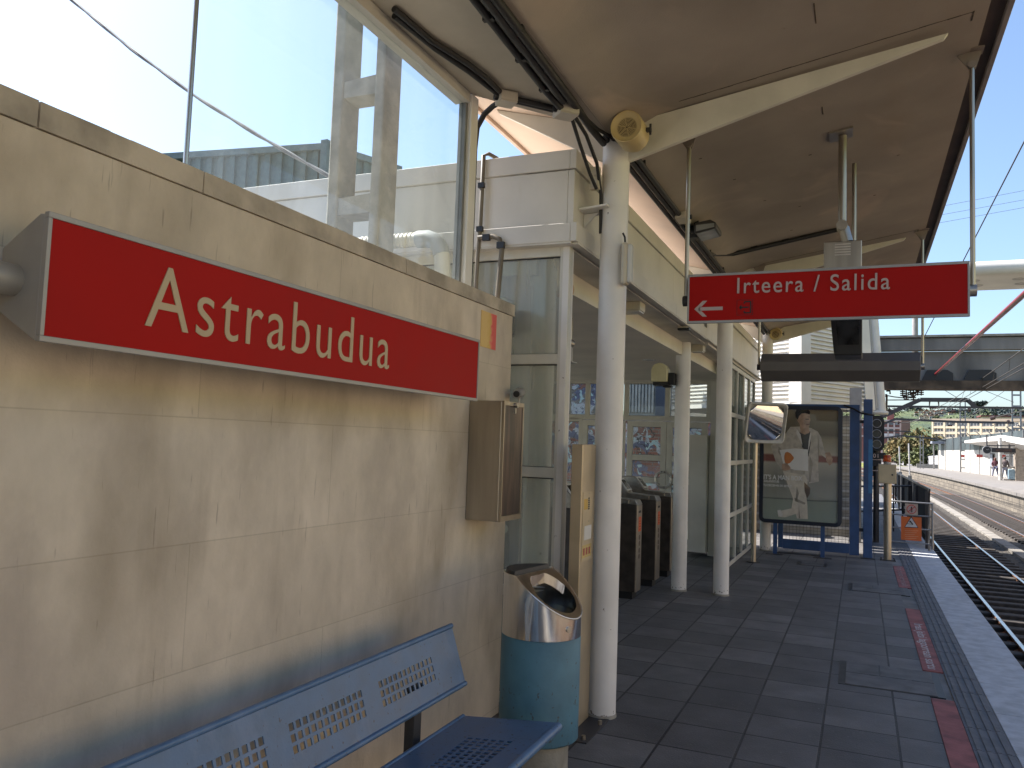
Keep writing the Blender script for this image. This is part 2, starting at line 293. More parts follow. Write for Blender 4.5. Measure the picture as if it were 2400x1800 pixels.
k = len(xs_); g.add(vs, [(i*k+j, i*k+j+1, (i+1)*k+j+1, (i+1)*k+j) for i in range(len(yb)-1) for j in range(k-1)])
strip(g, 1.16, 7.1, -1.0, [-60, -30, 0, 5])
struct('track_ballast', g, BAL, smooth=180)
# platforms
PLAT = mat('platform_concrete', (.26, .25, .23), .85, var=.2, scale=3, bump=.3)
g = MB(); g.box(-45, 1.10, -40, 32, -1.6, -.006); struct('platform', g, PLAT)
g = MB(); g.poly([(-1.96-6, -40, 0), (.43, -40, 0), (.43, 32, 0), (-7.96, 32, 0)]); struct('platform_paving', g, PAVE)
g = MB()
for i in range(60):
    y = -12+i*.75; g.box(.78, 1.15, y+.003, y+.747, -.12, .004)
struct('platform_edging', g, EDGE, bevel=.004)
TACT = mat('tactile_grey', (.15, .15, .155), .7, var=.15, scale=8, bump=.2)
g = MB()
for i in range(110):
    y = -8+i*.4
    g.box(.572, .777, y+.003, y+.397, -.02, .003)
    for j in range(4): g.box(.59+j*.048, .614+j*.048, y+.006, y+.394, .003, .0075)
struct('tactile_paving', g, TACT)
# red strips with writing
for (y0, y1) in ((4.1, 6.14), (6.9, 8.83), (8.84, 9.53), (10.98, 13.05), (2.0, 4.09)):
    g = MB(); g.box(.432, .568, y0, y1, -.02, .005); o = struct('red_safety_strip', g, REDS)
    if y0 == 6.9: text('lettering', 'Irtea jaitsi lagoorrean sartu', (.472, 8.72, .0056), (0, -1, 0), (1, 0, 0), .105, mat('faded_white_paint', (.62, .55, .53), .7, var=.2, scale=40), o, fit=(1.76, .072), bold=.012, depth=.0004)
    if y0 == 10.98: text('lettering', 'Antes de entrar permita salir', (.472, 12.95, .0056), (0, -1, 0), (1, 0, 0), .105, mat('worn_white_paint', (.50, .34, .33), .75, var=.3, scale=40), o, fit=(1.85, .07), depth=.0004)
# access covers
SLABM = mat('cover_slab', (.165, .16, .155), .7, var=.2, scale=6, bump=.3)
for i, (x0, x1, y0, y1, lab) in enumerate(((-.14, .525, 6.19, 6.87, 'large split floor cover beside the lettered red strip'), (-.135, .525, 10.39, 10.98, 'floor cover with dark end slots in front of the beacon post'),
                                      (-.835, -.44, 12.26, 12.66, 'small floor cover below the advertising panel'))):
    t = thing('access_cover', lab, 'floor cover', ((x0+x1)/2, (y0+y1)/2, 0), 'covers let into the platform floor')
    a = MB(); a.box(x0, x1, y0, y1, -.03, .002); obj('frame', a, BLACK, t)
    a = MB(); a.box(x0+.045, x1-.045, y0+.012, (y0+y1)/2-.004, .0, .006); a.box(x0+.045, (x0*.6+x1*.4), (y0+y1)/2+.004, y1-.012, 0, .006); a.box((x0*.6+x1*.4)+.008, x1-.045, (y0+y1)/2+.004, y1-.012, 0, .006)
    obj('slab', a, SLABM, t, bevel=.002)
    a = MB()
    for q in (.3, .72): a.box(x0+(x1-x0)*q, x0+(x1-x0)*q+.05, (y0+y1)/2-.012, (y0+y1)/2+.012, .002, .0075)
    obj('lifting_slot', a, BLACK, t)
# opposite platform (structure) with rubble stone face
RUB = brickmat('rubble_stone', (.20, .17, .13), (.13, .11, .085), (.06, .05, .04), .55, .28, .02, 'YZ', .37, (0, 0), .85, .35, 3, .8)
g = MB(); sweep(g, [(7.08, -1.3), (7.08, -.16), (16, -.16), (16, -1.3)]); struct('far_platform_wall', g, RUB)
g = MB(); sweep(g, [(6.95, -.16), (6.95, 0), (16, 0), (16, -.16)]); struct('far_platform', g, mat('far_platform_paving', (.18, .165, .15), .85, var=.12, scale=2))
g = MB(); sweep(g, [(3.85, -1.1), (3.85, -.93), (4.17, -.93), (4.17, -1.1)], [y for y in YS if y > 0]); struct('cable_trough', g, mat('trough_concrete', (.24, .22, .19), .9, var=.2, scale=2))
# tracks
def track(name, cx, label, sl_n):
    t = thing(name, label, 'railway track', (cx, 20, -.95))
    for s in (-1, 1):
        x = cx+s*.535
        g = MB(); sweep(g, [(x-.06, -1.02), (x-.06, -1.0), (x-.012, -.985), (x-.012, -.93), (x-.034, -.92), (x-.034, -.9), (x+.034, -.9), (x+.034, -.92), (x+.012, -.93), (x+.012, -.985), (x+.06, -1.0), (x+.06, -1.02)], [y for y in YS if y >= 0])
        r_ = obj('rail', g, RUST, t)
        g = MB(); sweep(g, [(x-.026, -.902), (x-.026, -.897), (x+.026, -.897), (x+.026, -.902)], [y for y in YS if y >= 0]); obj('running_surface', g, SHINE, r_)
    SLP = bpy.data.materials.get('sleeper_concrete') or mat('sleeper_concrete', (.06, .05, .042), .9, var=.25, scale=8, bump=.4)
    first = None
    for i in range(sl_n):
        y = 9.0+i*.6
        if first is None:
            g = MB(); g.box(cx-.95, cx+.95, y-.11, y+.11, -1.06, -.935); first = obj('sleeper', g, SLP, t, bevel=.02)
        else:
            c = first.copy(); COL.objects.link(c); c.parent = t; c.matrix_parent_inverse = first.matrix_parent_inverse.copy(); c.location = (dx(y), y-9.0, 0)
    return t
track('railway_track', 2.53, 'near railway track beside the platform, mostly in shade', 70)
track('railway_track', 5.50, 'rust-brown far track below the opposite platform wall', 90)
# ================================================================== STONE WALL AND ITS FITTINGS
WX = -1.96
t = thing('stone_wall', 'sandstone block wall with weathered coping behind the blue bench', 'wall', (WX-.13, 1, 0))
g = MB(); g.box(WX-.26, WX, -4, 4.475, -.05, 2.365); obj('masonry', g, STONE, t, bevel=.006)
g = MB(); random.seed(5); y = -4
for y1 in (-2.2, -.6, 1.36, 1.93, 3.2, 4.49):
    n_ = 8
    for k in range(n_):                     # slightly chipped coping
        a0, a1 = y+(y1-y)*k/n_, y+(y1-y)*(k+1)/n_
        e = random.uniform(0, .0015)
        g.box(WX-.268, WX+.006, a0+(.003 if k == 0 else 0), a1-(.003 if k == n_-1 else 0), 2.366, 2.437-e)
    y = y1
obj('coping', g, COPE, t)
# name sign
SX, SY0, SY1, SZ0, SZ1 = -1.72, 1.238, 3.525, 1.79, 2.092
t = thing('station_sign', 'long red station name sign reading Astrabudua on the stone wall', 'sign', (SX-.1, 2.4, 1.94))
g = MB(); zc = (SZ0+SZ1)/2
g.ext([(SX-.012, SY0+.002, SZ1-.004), (SX-.012, SY0+.002, SZ0+.004), (SX-.02, SY0+.002, SZ0+.002), (SX-.155, SY0+.002, zc-.075), (SX-.155, SY0+.002, zc+.075), (SX-.03, SY0+.002, SZ1-.002)], (0, SY1-SY0-.004, 0)); obj('housing', g, GREYM, t, bevel=.004)
g = MB(); fr = .014
g.box(SX-.012, SX+.004, SY0, SY1, SZ1-fr, SZ1); g.box(SX-.012, SX+.004, SY0, SY1, SZ0, SZ0+fr); g.box(SX-.012, SX+.0037, SY0, SY0+fr*.75, SZ0+fr, SZ1-fr); g.box(SX-.012, SX+.0037, SY1-fr*.6, SY1, SZ0+fr, SZ1-fr)
obj('frame', g, GREYM, t, bevel=.0015)
g = MB(); g.box(SX-.011, SX, SY0+.012, SY1-.01, SZ0+fr, SZ1-fr); obj('panel', g, RED, t)
text('lettering', 'Astrabudua', (SX+.0008, 1.527, 1.868), (0, 1, 0), (0, 0, 1), .232, LETTER, t, bold=-.004, depth=.002, spacing=1.14, fit=(1.187, .168))
g = MB(); g.tube([(SX-.105, SY0+.01, zc-.005), (SX-.105, SY0-.10, zc-.005)], .038, 20); g.tube([(SX-.105, SY0-.098, zc-.005), (SX-.105, SY0-.2, zc-.005), (SX-.13, SY0-.25, zc-.005), (WX-.005, SY0-.26, zc-.005)], .033, 20)
g.tube([(SX-.10, SY1-.01, zc), (SX-.10, SY1+.05, zc), (SX-.14, SY1+.09, zc), (WX-.005, SY1+.09, zc)], .03, 16); obj('bracket', g, GREYM, t, smooth=40)
# sticker
ST = mat('yellow_red_sticker', (.72, .50, .17), .5, var=.08); n, l, b = nodes(ST)
tc = n.new('ShaderNodeTexCoord'); sx = n.new('ShaderNodeSeparateXYZ'); l.new(tc.outputs['Generated'], sx.inputs[0]); no = n.new('ShaderNodeTexNoise'); no.inputs['Scale'].default_value = 40; l.new(tc.outputs['Object'], no.inputs[0])
ma = n.new('ShaderNodeMath'); ma.operation = 'MULTIPLY_ADD'; ma.inputs[1].default_value = .35; l.new(no.outputs['Fac'], ma.inputs[0]); l.new(sx.outputs['Y'], ma.inputs[2])
cr = n.new('ShaderNodeValToRGB'); e = cr.color_ramp.elements; e[0].position = .55; e[0].color = (.72, .50, .19, 1); e[1].position = .95; e[1].color = (.72, .12, .10, 1)
q = e.new(.78); q.color = (.66, .44, .12, 1); q = e.new(.84); q.color = (.78, .26, .17, 1); l.new(ma.outputs[0], cr.inputs[0]); l.new(cr.outputs[0], b.inputs['Base Color'])
g = MB(); g.box(WX-.002, WX+.003, 4.028, 4.232, 2.127, 2.332); tag(obj('sticker', g, ST), 'faded yellow sticker with a pink right edge near the end of the stone wall', 'sticker')
# steel display case
t = thing('display_case', 'brushed steel display case with dark scratched screen on the wall end', 'display case', (-1.86, 4.06, 1.17))
g = MB(); g.box(WX+.001, -1.765, 3.925, 4.205, 1.172, 1.817); obj('case', g, STEELR, t, bevel=.004)
g = MB(); g.box(-1.765, -1.75, 3.925, 3.937, 1.172, 1.817); g.box(-1.765, -1.752, 3.938, 4.205, 1.795, 1.817); g.box(-1.765, -1.752, 3.938, 4.205, 1.172, 1.20); g.box(-1.765, -1.752, 4.192, 4.205, 1.201, 1.794); obj('door_frame', g, STEELR, t)
SCRD = mat('dark_scratched_screen', (.03, .02, .018), .3, var=.4, scale=18, streak=.15, col2=(.12, .07, .05)); g = MB(); g.box(-1.765, -1.757, 3.938, 4.191, 1.201, 1.794); obj('screen', g, SCRD, t)
g = MB(); g.cyl((-1.757, 4.075, 1.80), (-1.735, 4.075, 1.80), .014); g.box(-1.757, -1.747, 4.068, 4.082, 1.755, 1.79); obj('lock', g, STEEL, t, smooth=40)
# little dome camera above the case, seen at the wall end
t = thing('wall_camera', 'small grey camera on a stalk above the steel display case', 'camera', (-1.9, 4.5, 1.83))
g = MB(); g.cyl((-1.905, 4.50, 1.90), (-1.885, 4.40, 1.885), .03, .026); obj('body', g, GREYM, t, smooth=40)
g = MB(); g.cyl((-1.884, 4.397, 1.884), (-1.882, 4.388, 1.883), .019); obj('lens', g, BLACK, t, smooth=40)
g = MB(); g.tube([(-1.9, 4.475, 1.875), (-1.9, 4.475, 1.82), (-1.97, 4.478, 1.80)], .008); obj('stalk', g, GREYM, t)
# ------------------------------------------------------------------ bench
def perforated(mb, u0, u1, v0, v1, patches, pitch, hole, th, P):
    """plate in (u, v) with square holes, P(u, v, w) -> point"""
    us, vs_ = {u0, u1}, {v0, v1}; holes = []
    for (a0, a1, b0, b1) in patches:
        nu, nv = max(1, round((a1-a0)/pitch)), max(1, round((b1-b0)/pitch))
        for i in range(nu):
            for j in range(nv):
                h = (a0+i*pitch, a0+i*pitch+hole, b0+j*pitch, b0+j*pitch+hole); holes.append(h); us |= {h[0], h[1]}; vs_ |= {h[2], h[3]}
    us, vs_ = sorted(us), sorted(vs_); idx = {}
    def vid(i, j, k):
        if (i, j, k) not in idx: idx[(i, j, k)] = len(mb.v); mb.v.append(tuple(P(us[i], vs_[j], k*th)))
        return idx[(i, j, k)]
    H = set()
    for h in holes:
        i = us.index(h[0]); j = vs_.index(h[2]); H.add((i, j))
    nu, nv = len(us)-1, len(vs_)-1
    # a hole may only be cut where its own cell is one cell wide
    for i in range(nu):
        for j in range(nv):
            if (i, j) in H: continue
            for k in (0, 1): mb.f.append((vid(i, j, k), vid(i+1, j, k), vid(i+1, j+1, k), vid(i, j+1, k)))
            for (di, dj, a, c) in ((-1, 0, (i, j), (i, j+1)), (1, 0, (i+1, j), (i+1, j+1)), (0, -1, (i, j), (i+1, j)), (0, 1, (i, j+1), (i+1, j+1))):
                q = (i+di, j+dj)
                if q in H or not (0 <= q[0] < nu and 0 <= q[1] < nv):
                    mb.f.append((vid(*a, 0), vid(*c, 0), vid(*c, 1), vid(*a, 1)))
t = thing('bench', 'blue perforated metal bench in front of the stone wall', 'bench', (-1.4, 2.1, 0))
B0, B1 = .75, 3.27; bt, bb = Vector((-1.68, 0, .768)), Vector((-1.60, 0, .528)); bu = (bt-bb); bl = bu.length; bu.normalize(); bn = Vector((bu.z, 0, -bu.x))
pt = [(a, a+.415, .075, .175) for a in (2.635, 2.12, 1.60, 1.08)]
g = MB(); perforated(g, B0, B1, 0, bl, [(a, a+.42, b, c) for a, _, b, c in pt], .0345*1.0, .0235, .005, lambda u, v, w_: bb+bu*v+Vector((0, u, 0))+bn*(w_-.0025)); obj('backrest', g, BLUE, t)
g = MB()
for P_ in (bt, bb): g.tube([P_+Vector((0, B0, 0)), P_+Vector((0, B1, 0))], .0115, 12)
obj('backrest_rim', g, BLUE, t, smooth=50)
sf, sb = Vector((-1.157, 0, .432)), Vector((-1.60, 0, .388)); su = (sf-sb); sL = su.length; su.normalize(); sn = Vector((-su.z, 0, su.x))
B1s = 3.265
g = MB(); perforated(g, B0, B1s, 0, sL, [(a, a+.42, .155, .36) for a in (2.60, 2.10, 1.58, 1.06)], .0345, .0235, .005, lambda u, v, w_: sb+su*v+Vector((0, u, 0))+sn*(w_-.0025)); obj('seat', g, BLUE, t)
g = MB(); g.tube([sf+Vector((0, B0, -.014)), sf+Vector((0, B1s, -.014))], .019, 14); g.tube([sb+Vector((0, B0, 0)), sb+Vector((0, B1s, 0))], .01, 12); obj('seat_rim', g, BLUE, t, smooth=50)
g = MB()
for q in (.008, -.008): g.cyl((sf.x+q, B1s-.001, sf.z-.014), (sf.x+q, B1s+.001, sf.z-.014), .0035, n=8)
obj('rivet', g, BLACK, t)
for yy in (2.94, 1.0):
    g = MB(); g.box(-1.69, -1.645, yy-.03, yy+.03, .33, .60); g.box(-1.62, -1.25, yy-.025, yy+.025, .335, .379); g.box(-1.46, -1.38, yy-.03, yy+.03, 0, .334); g.box(-1.58, -1.26, yy-.05, yy+.05, 0, .012); obj('leg', g, DARKM, t, bevel=.003)
# ------------------------------------------------------------------ litter bin
BC = Vector((-1.45, 3.80, 0)); br_ = .196
t = thing('litter_bin', 'round teal blue litter bin with slanted polished steel hood', 'litter bin', BC)
g = MB(); g.lathe([(0, .0), (.145, .0), (.15, .01), (.15, .16), (0, .16)], BC); obj('base', g, CONC, t, smooth=40)
g = MB(); random.seed(2); g.lathe([(.16, .165), (br_-.006, .168), (br_, .175), (br_, .655), (br_-.003, .66), (.12, .66)], BC, 48); obj('body', g, TEAL, t, smooth=40)
# hood: flat top on the left, slanted cut falling towards the track
g = MB(); n_ = 72; vs = []; H0, H1 = .662, .955
dirv = Vector((math.cos(R(-8)), math.sin(R(-8)), 0))
def top(x): return H1 if x < -.045 else H1-(x+.045)*.82
def topin(x): return top(x)
ring0, ring1 = [], []
for i in range(n_):
    a = 2*math.pi*i/n_; p = Vector((br_*math.cos(a), br_*math.sin(a), 0)); s = p.dot(dirv); ring0.append(BC+p+Vector((0, 0, H0))); ring1.append(BC+p+Vector((0, 0, top(s))))
g.add(ring0+ring1, [(i, (i+1) % n_, (i+1) % n_+n_, i+n_) for i in range(n_)])
# sloped lid with an elliptic opening
oc, oa, ob = .060, .106, .150            # opening: centre along slope, half length, half width
perp = Vector((-dirv.y, dirv.x, 0))
inner, outer = [], []
for i in range(n_):
    a = 2*math.pi*i/n_
    u, v = oc+oa*math.cos(a)*.98, ob*math.sin(a)*(1 if math.cos(a) > -.2 else .96)
    inner.append(BC+dirv*u+perp*v+Vector((0, 0, top(max(u, -.045))-.002)))
    # ray from opening centre to the hood outline / the crease
    d = Vector((math.cos(a), math.sin(a))); c0 = Vector((oc, 0)); bq = c0.dot(d); tq = -bq+math.sqrt(bq*bq-c0.dot(c0)+br_*br_); q = c0+d*tq
    if q.x < -.045: tq = (-.045-oc)/d.x; q = c0+d*tq
    outer.append(BC+dirv*q.x+perp*q.y+Vector((0, 0, top(max(q.x, -.0449)))))
inner = [p if (p-BC).dot(dirv) > -.03 else BC+dirv*(-.03)+perp*((p-BC).dot(perp))+Vector((0, 0, top(-.03)-.002)) for p in inner]
g.add(inner+outer, [(i, (i+1) % n_, (i+1) % n_+n_, i+n_) for i in range(n_)])
th = math.acos(-.045/br_); arc = [BC+dirv*(br_*math.cos(th+(2*math.pi-2*th)*k/24))+perp*(br_*math.sin(th+(2*math.pi-2*th)*k/24))+Vector((0, 0, H1)) for k in range(25)]
g.poly(arc); g.add([p for p in inner]+[p-Vector((0, 0, .05)) for p in inner], [(i, (i+1) % n_, (i+1) % n_+n_, i+n_) for i in range(n_)])
obj('hood', g, POLISH, t, smooth=35)
g = MB(); g.lathe([(br_-.012, .668), (br_-.012, .70), (.02, .69), (0, .69)], BC); obj('liner', g, BLACK, t)
rm = MB(); rm.tube(ring1+[ring1[0]], .004, 8, cap=False); obj('hood_rim', rm, POLISH, t, smooth=60)
th2 = math.acos(-.062/(br_-.012)); a2 = [BC+dirv*((br_-.012)*math.cos(th2+(2*math.pi-2*th2)*k/20))+perp*((br_-.012)*math.sin(th2+(2*math.pi-2*th2)*k/20))+Vector((0, 0, H1+.001)) for k in range(21)]
g = MB(); g.ext(a2, (0, 0, .017)); at_ = obj('ashtray', g, DARKM, t)
cn = BC+dirv*(-.115); g = MB(); g.ext([cn+(p-cn)*.86+Vector((0, 0, .0175)) for p in a2], (0, 0, .001)); obj('ashtray_opening', g, BLACK, at_)
kl = BC+Vector((br_*math.cos(R(-28)), br_*math.sin(R(-28)), .715)); kd = Vector((math.cos(R(-28)), math.sin(R(-28)), 0))
g = MB(); g.cyl(kl-kd*.004, kl+kd*.006, .014); g.cyl(kl+kd*.006, kl+kd*.008, .008); obj('lock', g, STEEL, t, smooth=40)
# ------------------------------------------------------------------ slim post with stickers
t = thing('information_post', 'slim beige steel post with yellow stickers and white notice beside the front column', 'post', (-1.49, 4.5, 0))
g = MB(); g.box(-1.522, -1.456, 4.385, 4.635, .008, 1.6); obj('body', g, mat('beige_steel_cover', (.50, .41, .28), .34, .55, var=.06, scale=6), t, bevel=.004)
g = MB(); g.box(-1.60, -1.34, 4.24, 4.66, 0, .008); obj('base_plate', g, DARKM, t)
g = MB(); [g.cyl((x, y, .008), (x, y, .03), .012, n=8) for x, y in ((-1.37, 4.28), (-1.36, 4.55), (-1.57, 4.28))]; obj('bolt', g, STEELR, t)
g = MB(); g.box(-1.457, -1.4535, 4.412, 4.59, .93, 1.325); ip = obj('cover_plate', g, mat('beige_plate', (.53, .43, .28), .4, .3, var=.06), t)
g = MB(); g.box(-1.454, -1.4525, 4.445, 4.575, 1.05, 1.13); obj('paper_notice', g, mat('white_paper', (.66, .64, .60), .7, var=.04), ip)
g = MB(); g.box(-1.454, -1.4525, 4.43, 4.495, 1.225, 1.285); obj('yellow_sticker', g, mat('ochre_sticker', (.58, .36, .07), .5), ip)
g = MB(); [g.box(-1.454, -1.4525, 4.505, 4.53, 1.222+k*.012, 1.231+k*.012) for k in range(6)]; obj('print', g, BLACK, ip)
g = MB(); g.box(-1.454, -1.4525, 4.418, 4.58, .95, 1.022); sk = obj('pictogram_sticker', g, mat('pale_yellow_sticker', (.56, .42, .16), .5), ip)
g = MB(); [g.box(-1.4527, -1.4515, 4.432+k*.05, 4.46+k*.05, .965, 1.005) for k in range(3)]; obj('pictogram', g, mat('sticker_red_print', (.36, .07, .05), .5), sk)
g = MB(); [g.cyl((-1.457, 4.52, z), (-1.4515, 4.52, z), .004, n=8) for z in (1.315, 1.155)]; obj('screw', g, STEEL, ip)
# ------------------------------------------------------------------ columns
def column(x, y, top_, label, grp, r=.0845):
    t = thing('column', label, 'column', (x, y, 0), grp)
    g = MB(); g.lathe([(0, 0), (r, 0), (r, top_), (0, top_)], (x, y, 0), 40); obj('shaft', g, WHITE, t, smooth=40)
    g = MB(); g.lathe([(r+.001, 0), (r+.006, 0), (r+.004, .012), (r+.001, .02)], (x, y, 0), 40); obj('weld_collar', g, CONC, t, smooth=40)
    return t
CX = -1.408
column(CX, 4.73, 3.56, 'nearest white round column, just right of the slim beige post', 'white columns along the canopy valley')
column(CX, 9.18, 3.56, 'second white canopy column, left of the exit sign and in front of the glazed partition', 'white columns along the canopy valley')
column(CX, 13.66, 3.56, 'farthest white canopy column, behind the traffic mirror', 'white columns along the canopy valley')
column(-1.872, 4.745, 2.80, 'white column behind the greenish glass of the hall front', 'white columns inside the hall front')
column(-1.872, 9.18, 2.80, 'white column inside the hall opening beside the turnstiles', 'white columns inside the hall front')
# ------------------------------------------------------------------ glass screen above the wall
t = thing('glass_screen', 'tall clear glass wind screen standing on the stone wall', 'glass screen', (WX, 2.8, 2.44))
g = MB(); g.box(WX-.055, WX-.047, 1.895, 3.80, 2.438, 3.442); obj('pane', g, GLASS, t)
g = MB(); g.box(WX-.10, WX-.012, 1.3, 3.81, 3.443, 3.499); obj('top_rail', g, CREAMD, t)
g = MB(); g.box(WX-.072, WX-.03, 3.800, 3.822, 2.438, 3.442); obj('gasket', g, mat('grey_gasket', (.20, .21, .21), .6), t)
g = MB(); g.box(WX-.08, WX-.005, 3.823, 3.905, 2.438, 3.498); obj('post', g, WHITE, t, bevel=.004)
g = MB(); g.cyl((WX-.03, 1.885, 2.437), (WX-.03, 1.885, 3.5), .0085, n=12); obj('rod', g, STEEL, t, smooth=50)
# ------------------------------------------------------------------ canopy
def zr(x): return 3.58+.1754*(x+1.41)
XE = .60
t = thing('platform_canopy', 'beige butterfly platform canopy with tapered white beams', 'canopy', (CX, 6, 3.58))
YA, YB = -6., 14.35
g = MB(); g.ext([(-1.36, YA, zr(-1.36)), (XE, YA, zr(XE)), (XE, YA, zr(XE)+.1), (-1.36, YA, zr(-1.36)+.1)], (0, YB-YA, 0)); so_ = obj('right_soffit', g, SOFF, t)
g = MB(); g.ext([(-1.37, YA, 3.565), (-2.37, YA, 3.842), (-2.37, YA, 3.94), (-1.37, YA, 3.67)], (0, YB-YA, 0)); obj('left_soffit', g, mat('bounce_lit_soffit_render', (.56, .43, .33), .8, var=.06, scale=2, bump=.1, bscale=120), t)  # pinkish colour paints in warm sunlight bounced off the hall roof
g = MB(); g.ext([(-1.42, YA, 3.50), (WX-.02, YA, 3.50), (WX-.02, 3.84, 3.50), (-1.50, 4.47, 3.50), (-1.42, 4.60, 3.50)], (0, 0, .05)); obj('flat_soffit', g, SOFL, t)
vp = [(-1.43, 3.4995), (-1.40, 3.502), (-1.37, 3.513), (-1.33, 3.532), (-1.28, 3.558), (-1.22, 3.587), (-1.14, zr(-1.14)-.0015), (-1.05, zr(-1.05)-.0002)]
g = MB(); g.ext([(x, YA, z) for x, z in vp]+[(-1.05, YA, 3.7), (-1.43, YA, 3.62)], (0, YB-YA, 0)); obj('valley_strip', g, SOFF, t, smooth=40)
g = MB(); g.box(XE+.001, XE+.085, YA, YB, zr(XE)+.03, zr(XE)+.13); obj('gutter_groove', g, mat('dark_brown_groove', (.10, .075, .06), .7, var=.2, scale=3), t)
g = MB()
ys = [YA, -2, 1.2, 4.2, 7.2, 10.2, 13.2, YB]
for a, c in zip(ys, ys[1:]): g.box(XE+.086, XE+.115, a+.004, c-.004, zr(XE)+.005, zr(XE)+.16)
obj('edge_fascia', g, mat('grey_edge_fascia', (.34, .31, .28), .6, var=.1), t, bevel=.003)
g = MB()
for a, c in zip(ys, ys[1:]): g.box(-2.40, -2.372, a+.004, c-.004, 3.815, 3.96)
obj('back_fascia', g, mat('pinkish_edge_trim', (.50, .37, .28), .7), t, bevel=.003)
g = MB(); g.ext([(-2.4, YA, 3.97), (CX, YA, 3.72), (XE+.11, YA, zr(XE)+.165), (XE+.11, YA, zr(XE)+.175), (CX, YA, 3.73), (-2.4, YA, 3.98)], (0, YB-YA, 0)); obj('roof_sheet', g, CONC, t)
for yb_ in (4.73, 9.18, 13.66):
    y0, y1 = yb_-.017, yb_+.017
    g = MB(); g.ext([(-1.408, y0, 3.35), (-1.32, y0, 3.352), (.40, y0, 3.838), (.42, y0, 3.866), (-1.31, y0, zr(-1.31)-.0015), (-1.408, y0, 3.5635)], (0, .034, 0)); obj('right_beam', g, FINM, t, bevel=.002)
    g = MB(); g.ext([(-1.408, y0, 3.35), (-1.50, y0, 3.372), (-2.22, y0, 3.775), (-2.24, y0, 3.802), (-1.43, y0, 3.582), (-1.408, y0, 3.575)], (0, .034, 0)); obj('left_beam', g, FINM, t, bevel=.002)
SEAL = mat('dark_sealant', (.11, .08, .055), .8, var=.3, scale=30)
g = MB()
for yb_ in (4.73, 9.18, 13.66):
    random.seed(int(yb_)); yq = yb_-.10
    xx = -1.0
    while xx < .50: x2 = min(xx+random.uniform(.03, .08), .53); g.obox(((xx+x2)/2, yq+random.uniform(-.002, .002), zr((xx+x2)/2)-.0005), ((x2-xx)/2, 0, .1754*(x2-xx)/2), (0, random.uniform(.001, .004), 0), (0, 0, .0015)); xx = x2
    g.obox((.53, yq+.045, zr(.53)-.0005), (.004, 0, .0007), (0, .05, 0), (0, 0, .0015))
for (xa, y0, y1) in ((-.22, 4.03, 4.23), (-.235, 5.30, 5.42), (-.23, 9.8, 9.95)): g.obox((xa, (y0+y1)/2, zr(xa)-.0005), (.003, 0, .0005), (0, (y1-y0)/2, 0), (0, 0, .0015))
for (xa, ya) in ((-.9, 6.2), (-.75, 6.9), (.25, 6.6), (-.5, 7.3), (.1, 7.5), (-1.05, 5.6), (-.62, 8.0), (-.35, 6.1)): g.obox((xa, ya, zr(xa)-.0005), (.010, 0, .0017), (0, .004, 0), (0, 0, .0015))
xx = YA
while xx < 14:
    x2 = xx+random.uniform(.05, .25)
    if random.random() < .7: g.obox((-1.345+random.uniform(-.004, .004), (xx+x2)/2, zr(-1.345)-.0005), (.002, 0, 0), (0, (x2-xx)/2, 0), (0, 0, .0015))
    xx = x2
tag(obj('cracks_and_sealant', g, SEAL, t), kind='stuff')
# ------------------------------------------------------------------ conduits, boxes
def cond(name, pts, r, label, m=RUBBER, cat='conduit', grp=None):
    g = MB(); g.tube(pts, r, 10); return tag(obj(name, g, m, smooth=60), label, cat, grp)
def clips(t_, pts, r):
    g = MB()
    for p in pts: g.box(p[0]-r*1.5, p[0]+r*1.5, p[1]-.012, p[1]+.012, p[2]-r, p[2]+r*1.4)
    obj('clip', g, BLACK, t_)
def cable(name, label, runs, r, clip=None, m=RUBBER, cat='cable conduit', grp=None):
    t = thing(name, label, cat, runs[0][0], grp)
    for p in runs:
        g = MB(); g.tube(p, r, 10); obj('conduit', g, m, t, smooth=60)
    if clip: clips(t, clip, r)
    return t
cable('cable_conduit', 'single black conduit left of the thicker pair under the flat soffit', [[(-1.50, -4, 3.476), (-1.524, 2.93, 3.476), (-1.556, 3.88, 3.476), (-1.55, 3.95, 3.47), (-1.535, 4.03, 3.45), (-1.525, 4.07, 3.455)]], .0175, [(-1.528, 3.1, 3.48), (-1.54, 3.5, 3.48), (-1.553, 3.85, 3.48), (-1.51, 2.0, 3.48)])
cable('cable_conduit', 'thick pair of black conduits running along the canopy valley', [[(-1.445, -4, 3.474), (-1.470, 2.95, 3.474), (-1.505, 4.02, 3.474)], [(-1.41, -4, 3.478), (-1.435, 2.95, 3.478), (-1.462, 4.07, 3.474), (-1.47, 4.4, 3.46), (-1.46, 4.63, 3.45)]], .0215, [(-1.455, 3.25, 3.485), (-1.475, 3.65, 3.485)])
cable('cable_conduit', 'two bent black conduits under the soffit next to the glass screen top', [[(-1.895, 2.9, 3.482), (-1.875, 3.2, 3.48), (-1.815, 3.45, 3.478), (-1.79, 3.62, 3.475), (-1.79, 3.80, 3.475)], [(-1.925, 2.95, 3.482), (-1.895, 3.28, 3.48), (-1.845, 3.55, 3.478), (-1.815, 3.82, 3.475)]], .0145)
cable('cable_conduit', 'black conduit bent down to the post of the glass screen', [[(-1.80, 3.90, 3.478), (-1.90, 3.955, 3.472), (-1.96, 3.97, 3.44), (-2.005, 3.975, 3.37), (-2.015, 3.975, 3.25), (-2.015, 3.975, 2.4)]], .016)
cable('cable_conduit', 'short pair of black conduits between the two soffit junction boxes', [[(-1.77, 3.90, 3.478), (-1.56, 4.13, 3.476)], [(-1.78, 3.925, 3.478), (-1.57, 4.155, 3.474)]], .015)
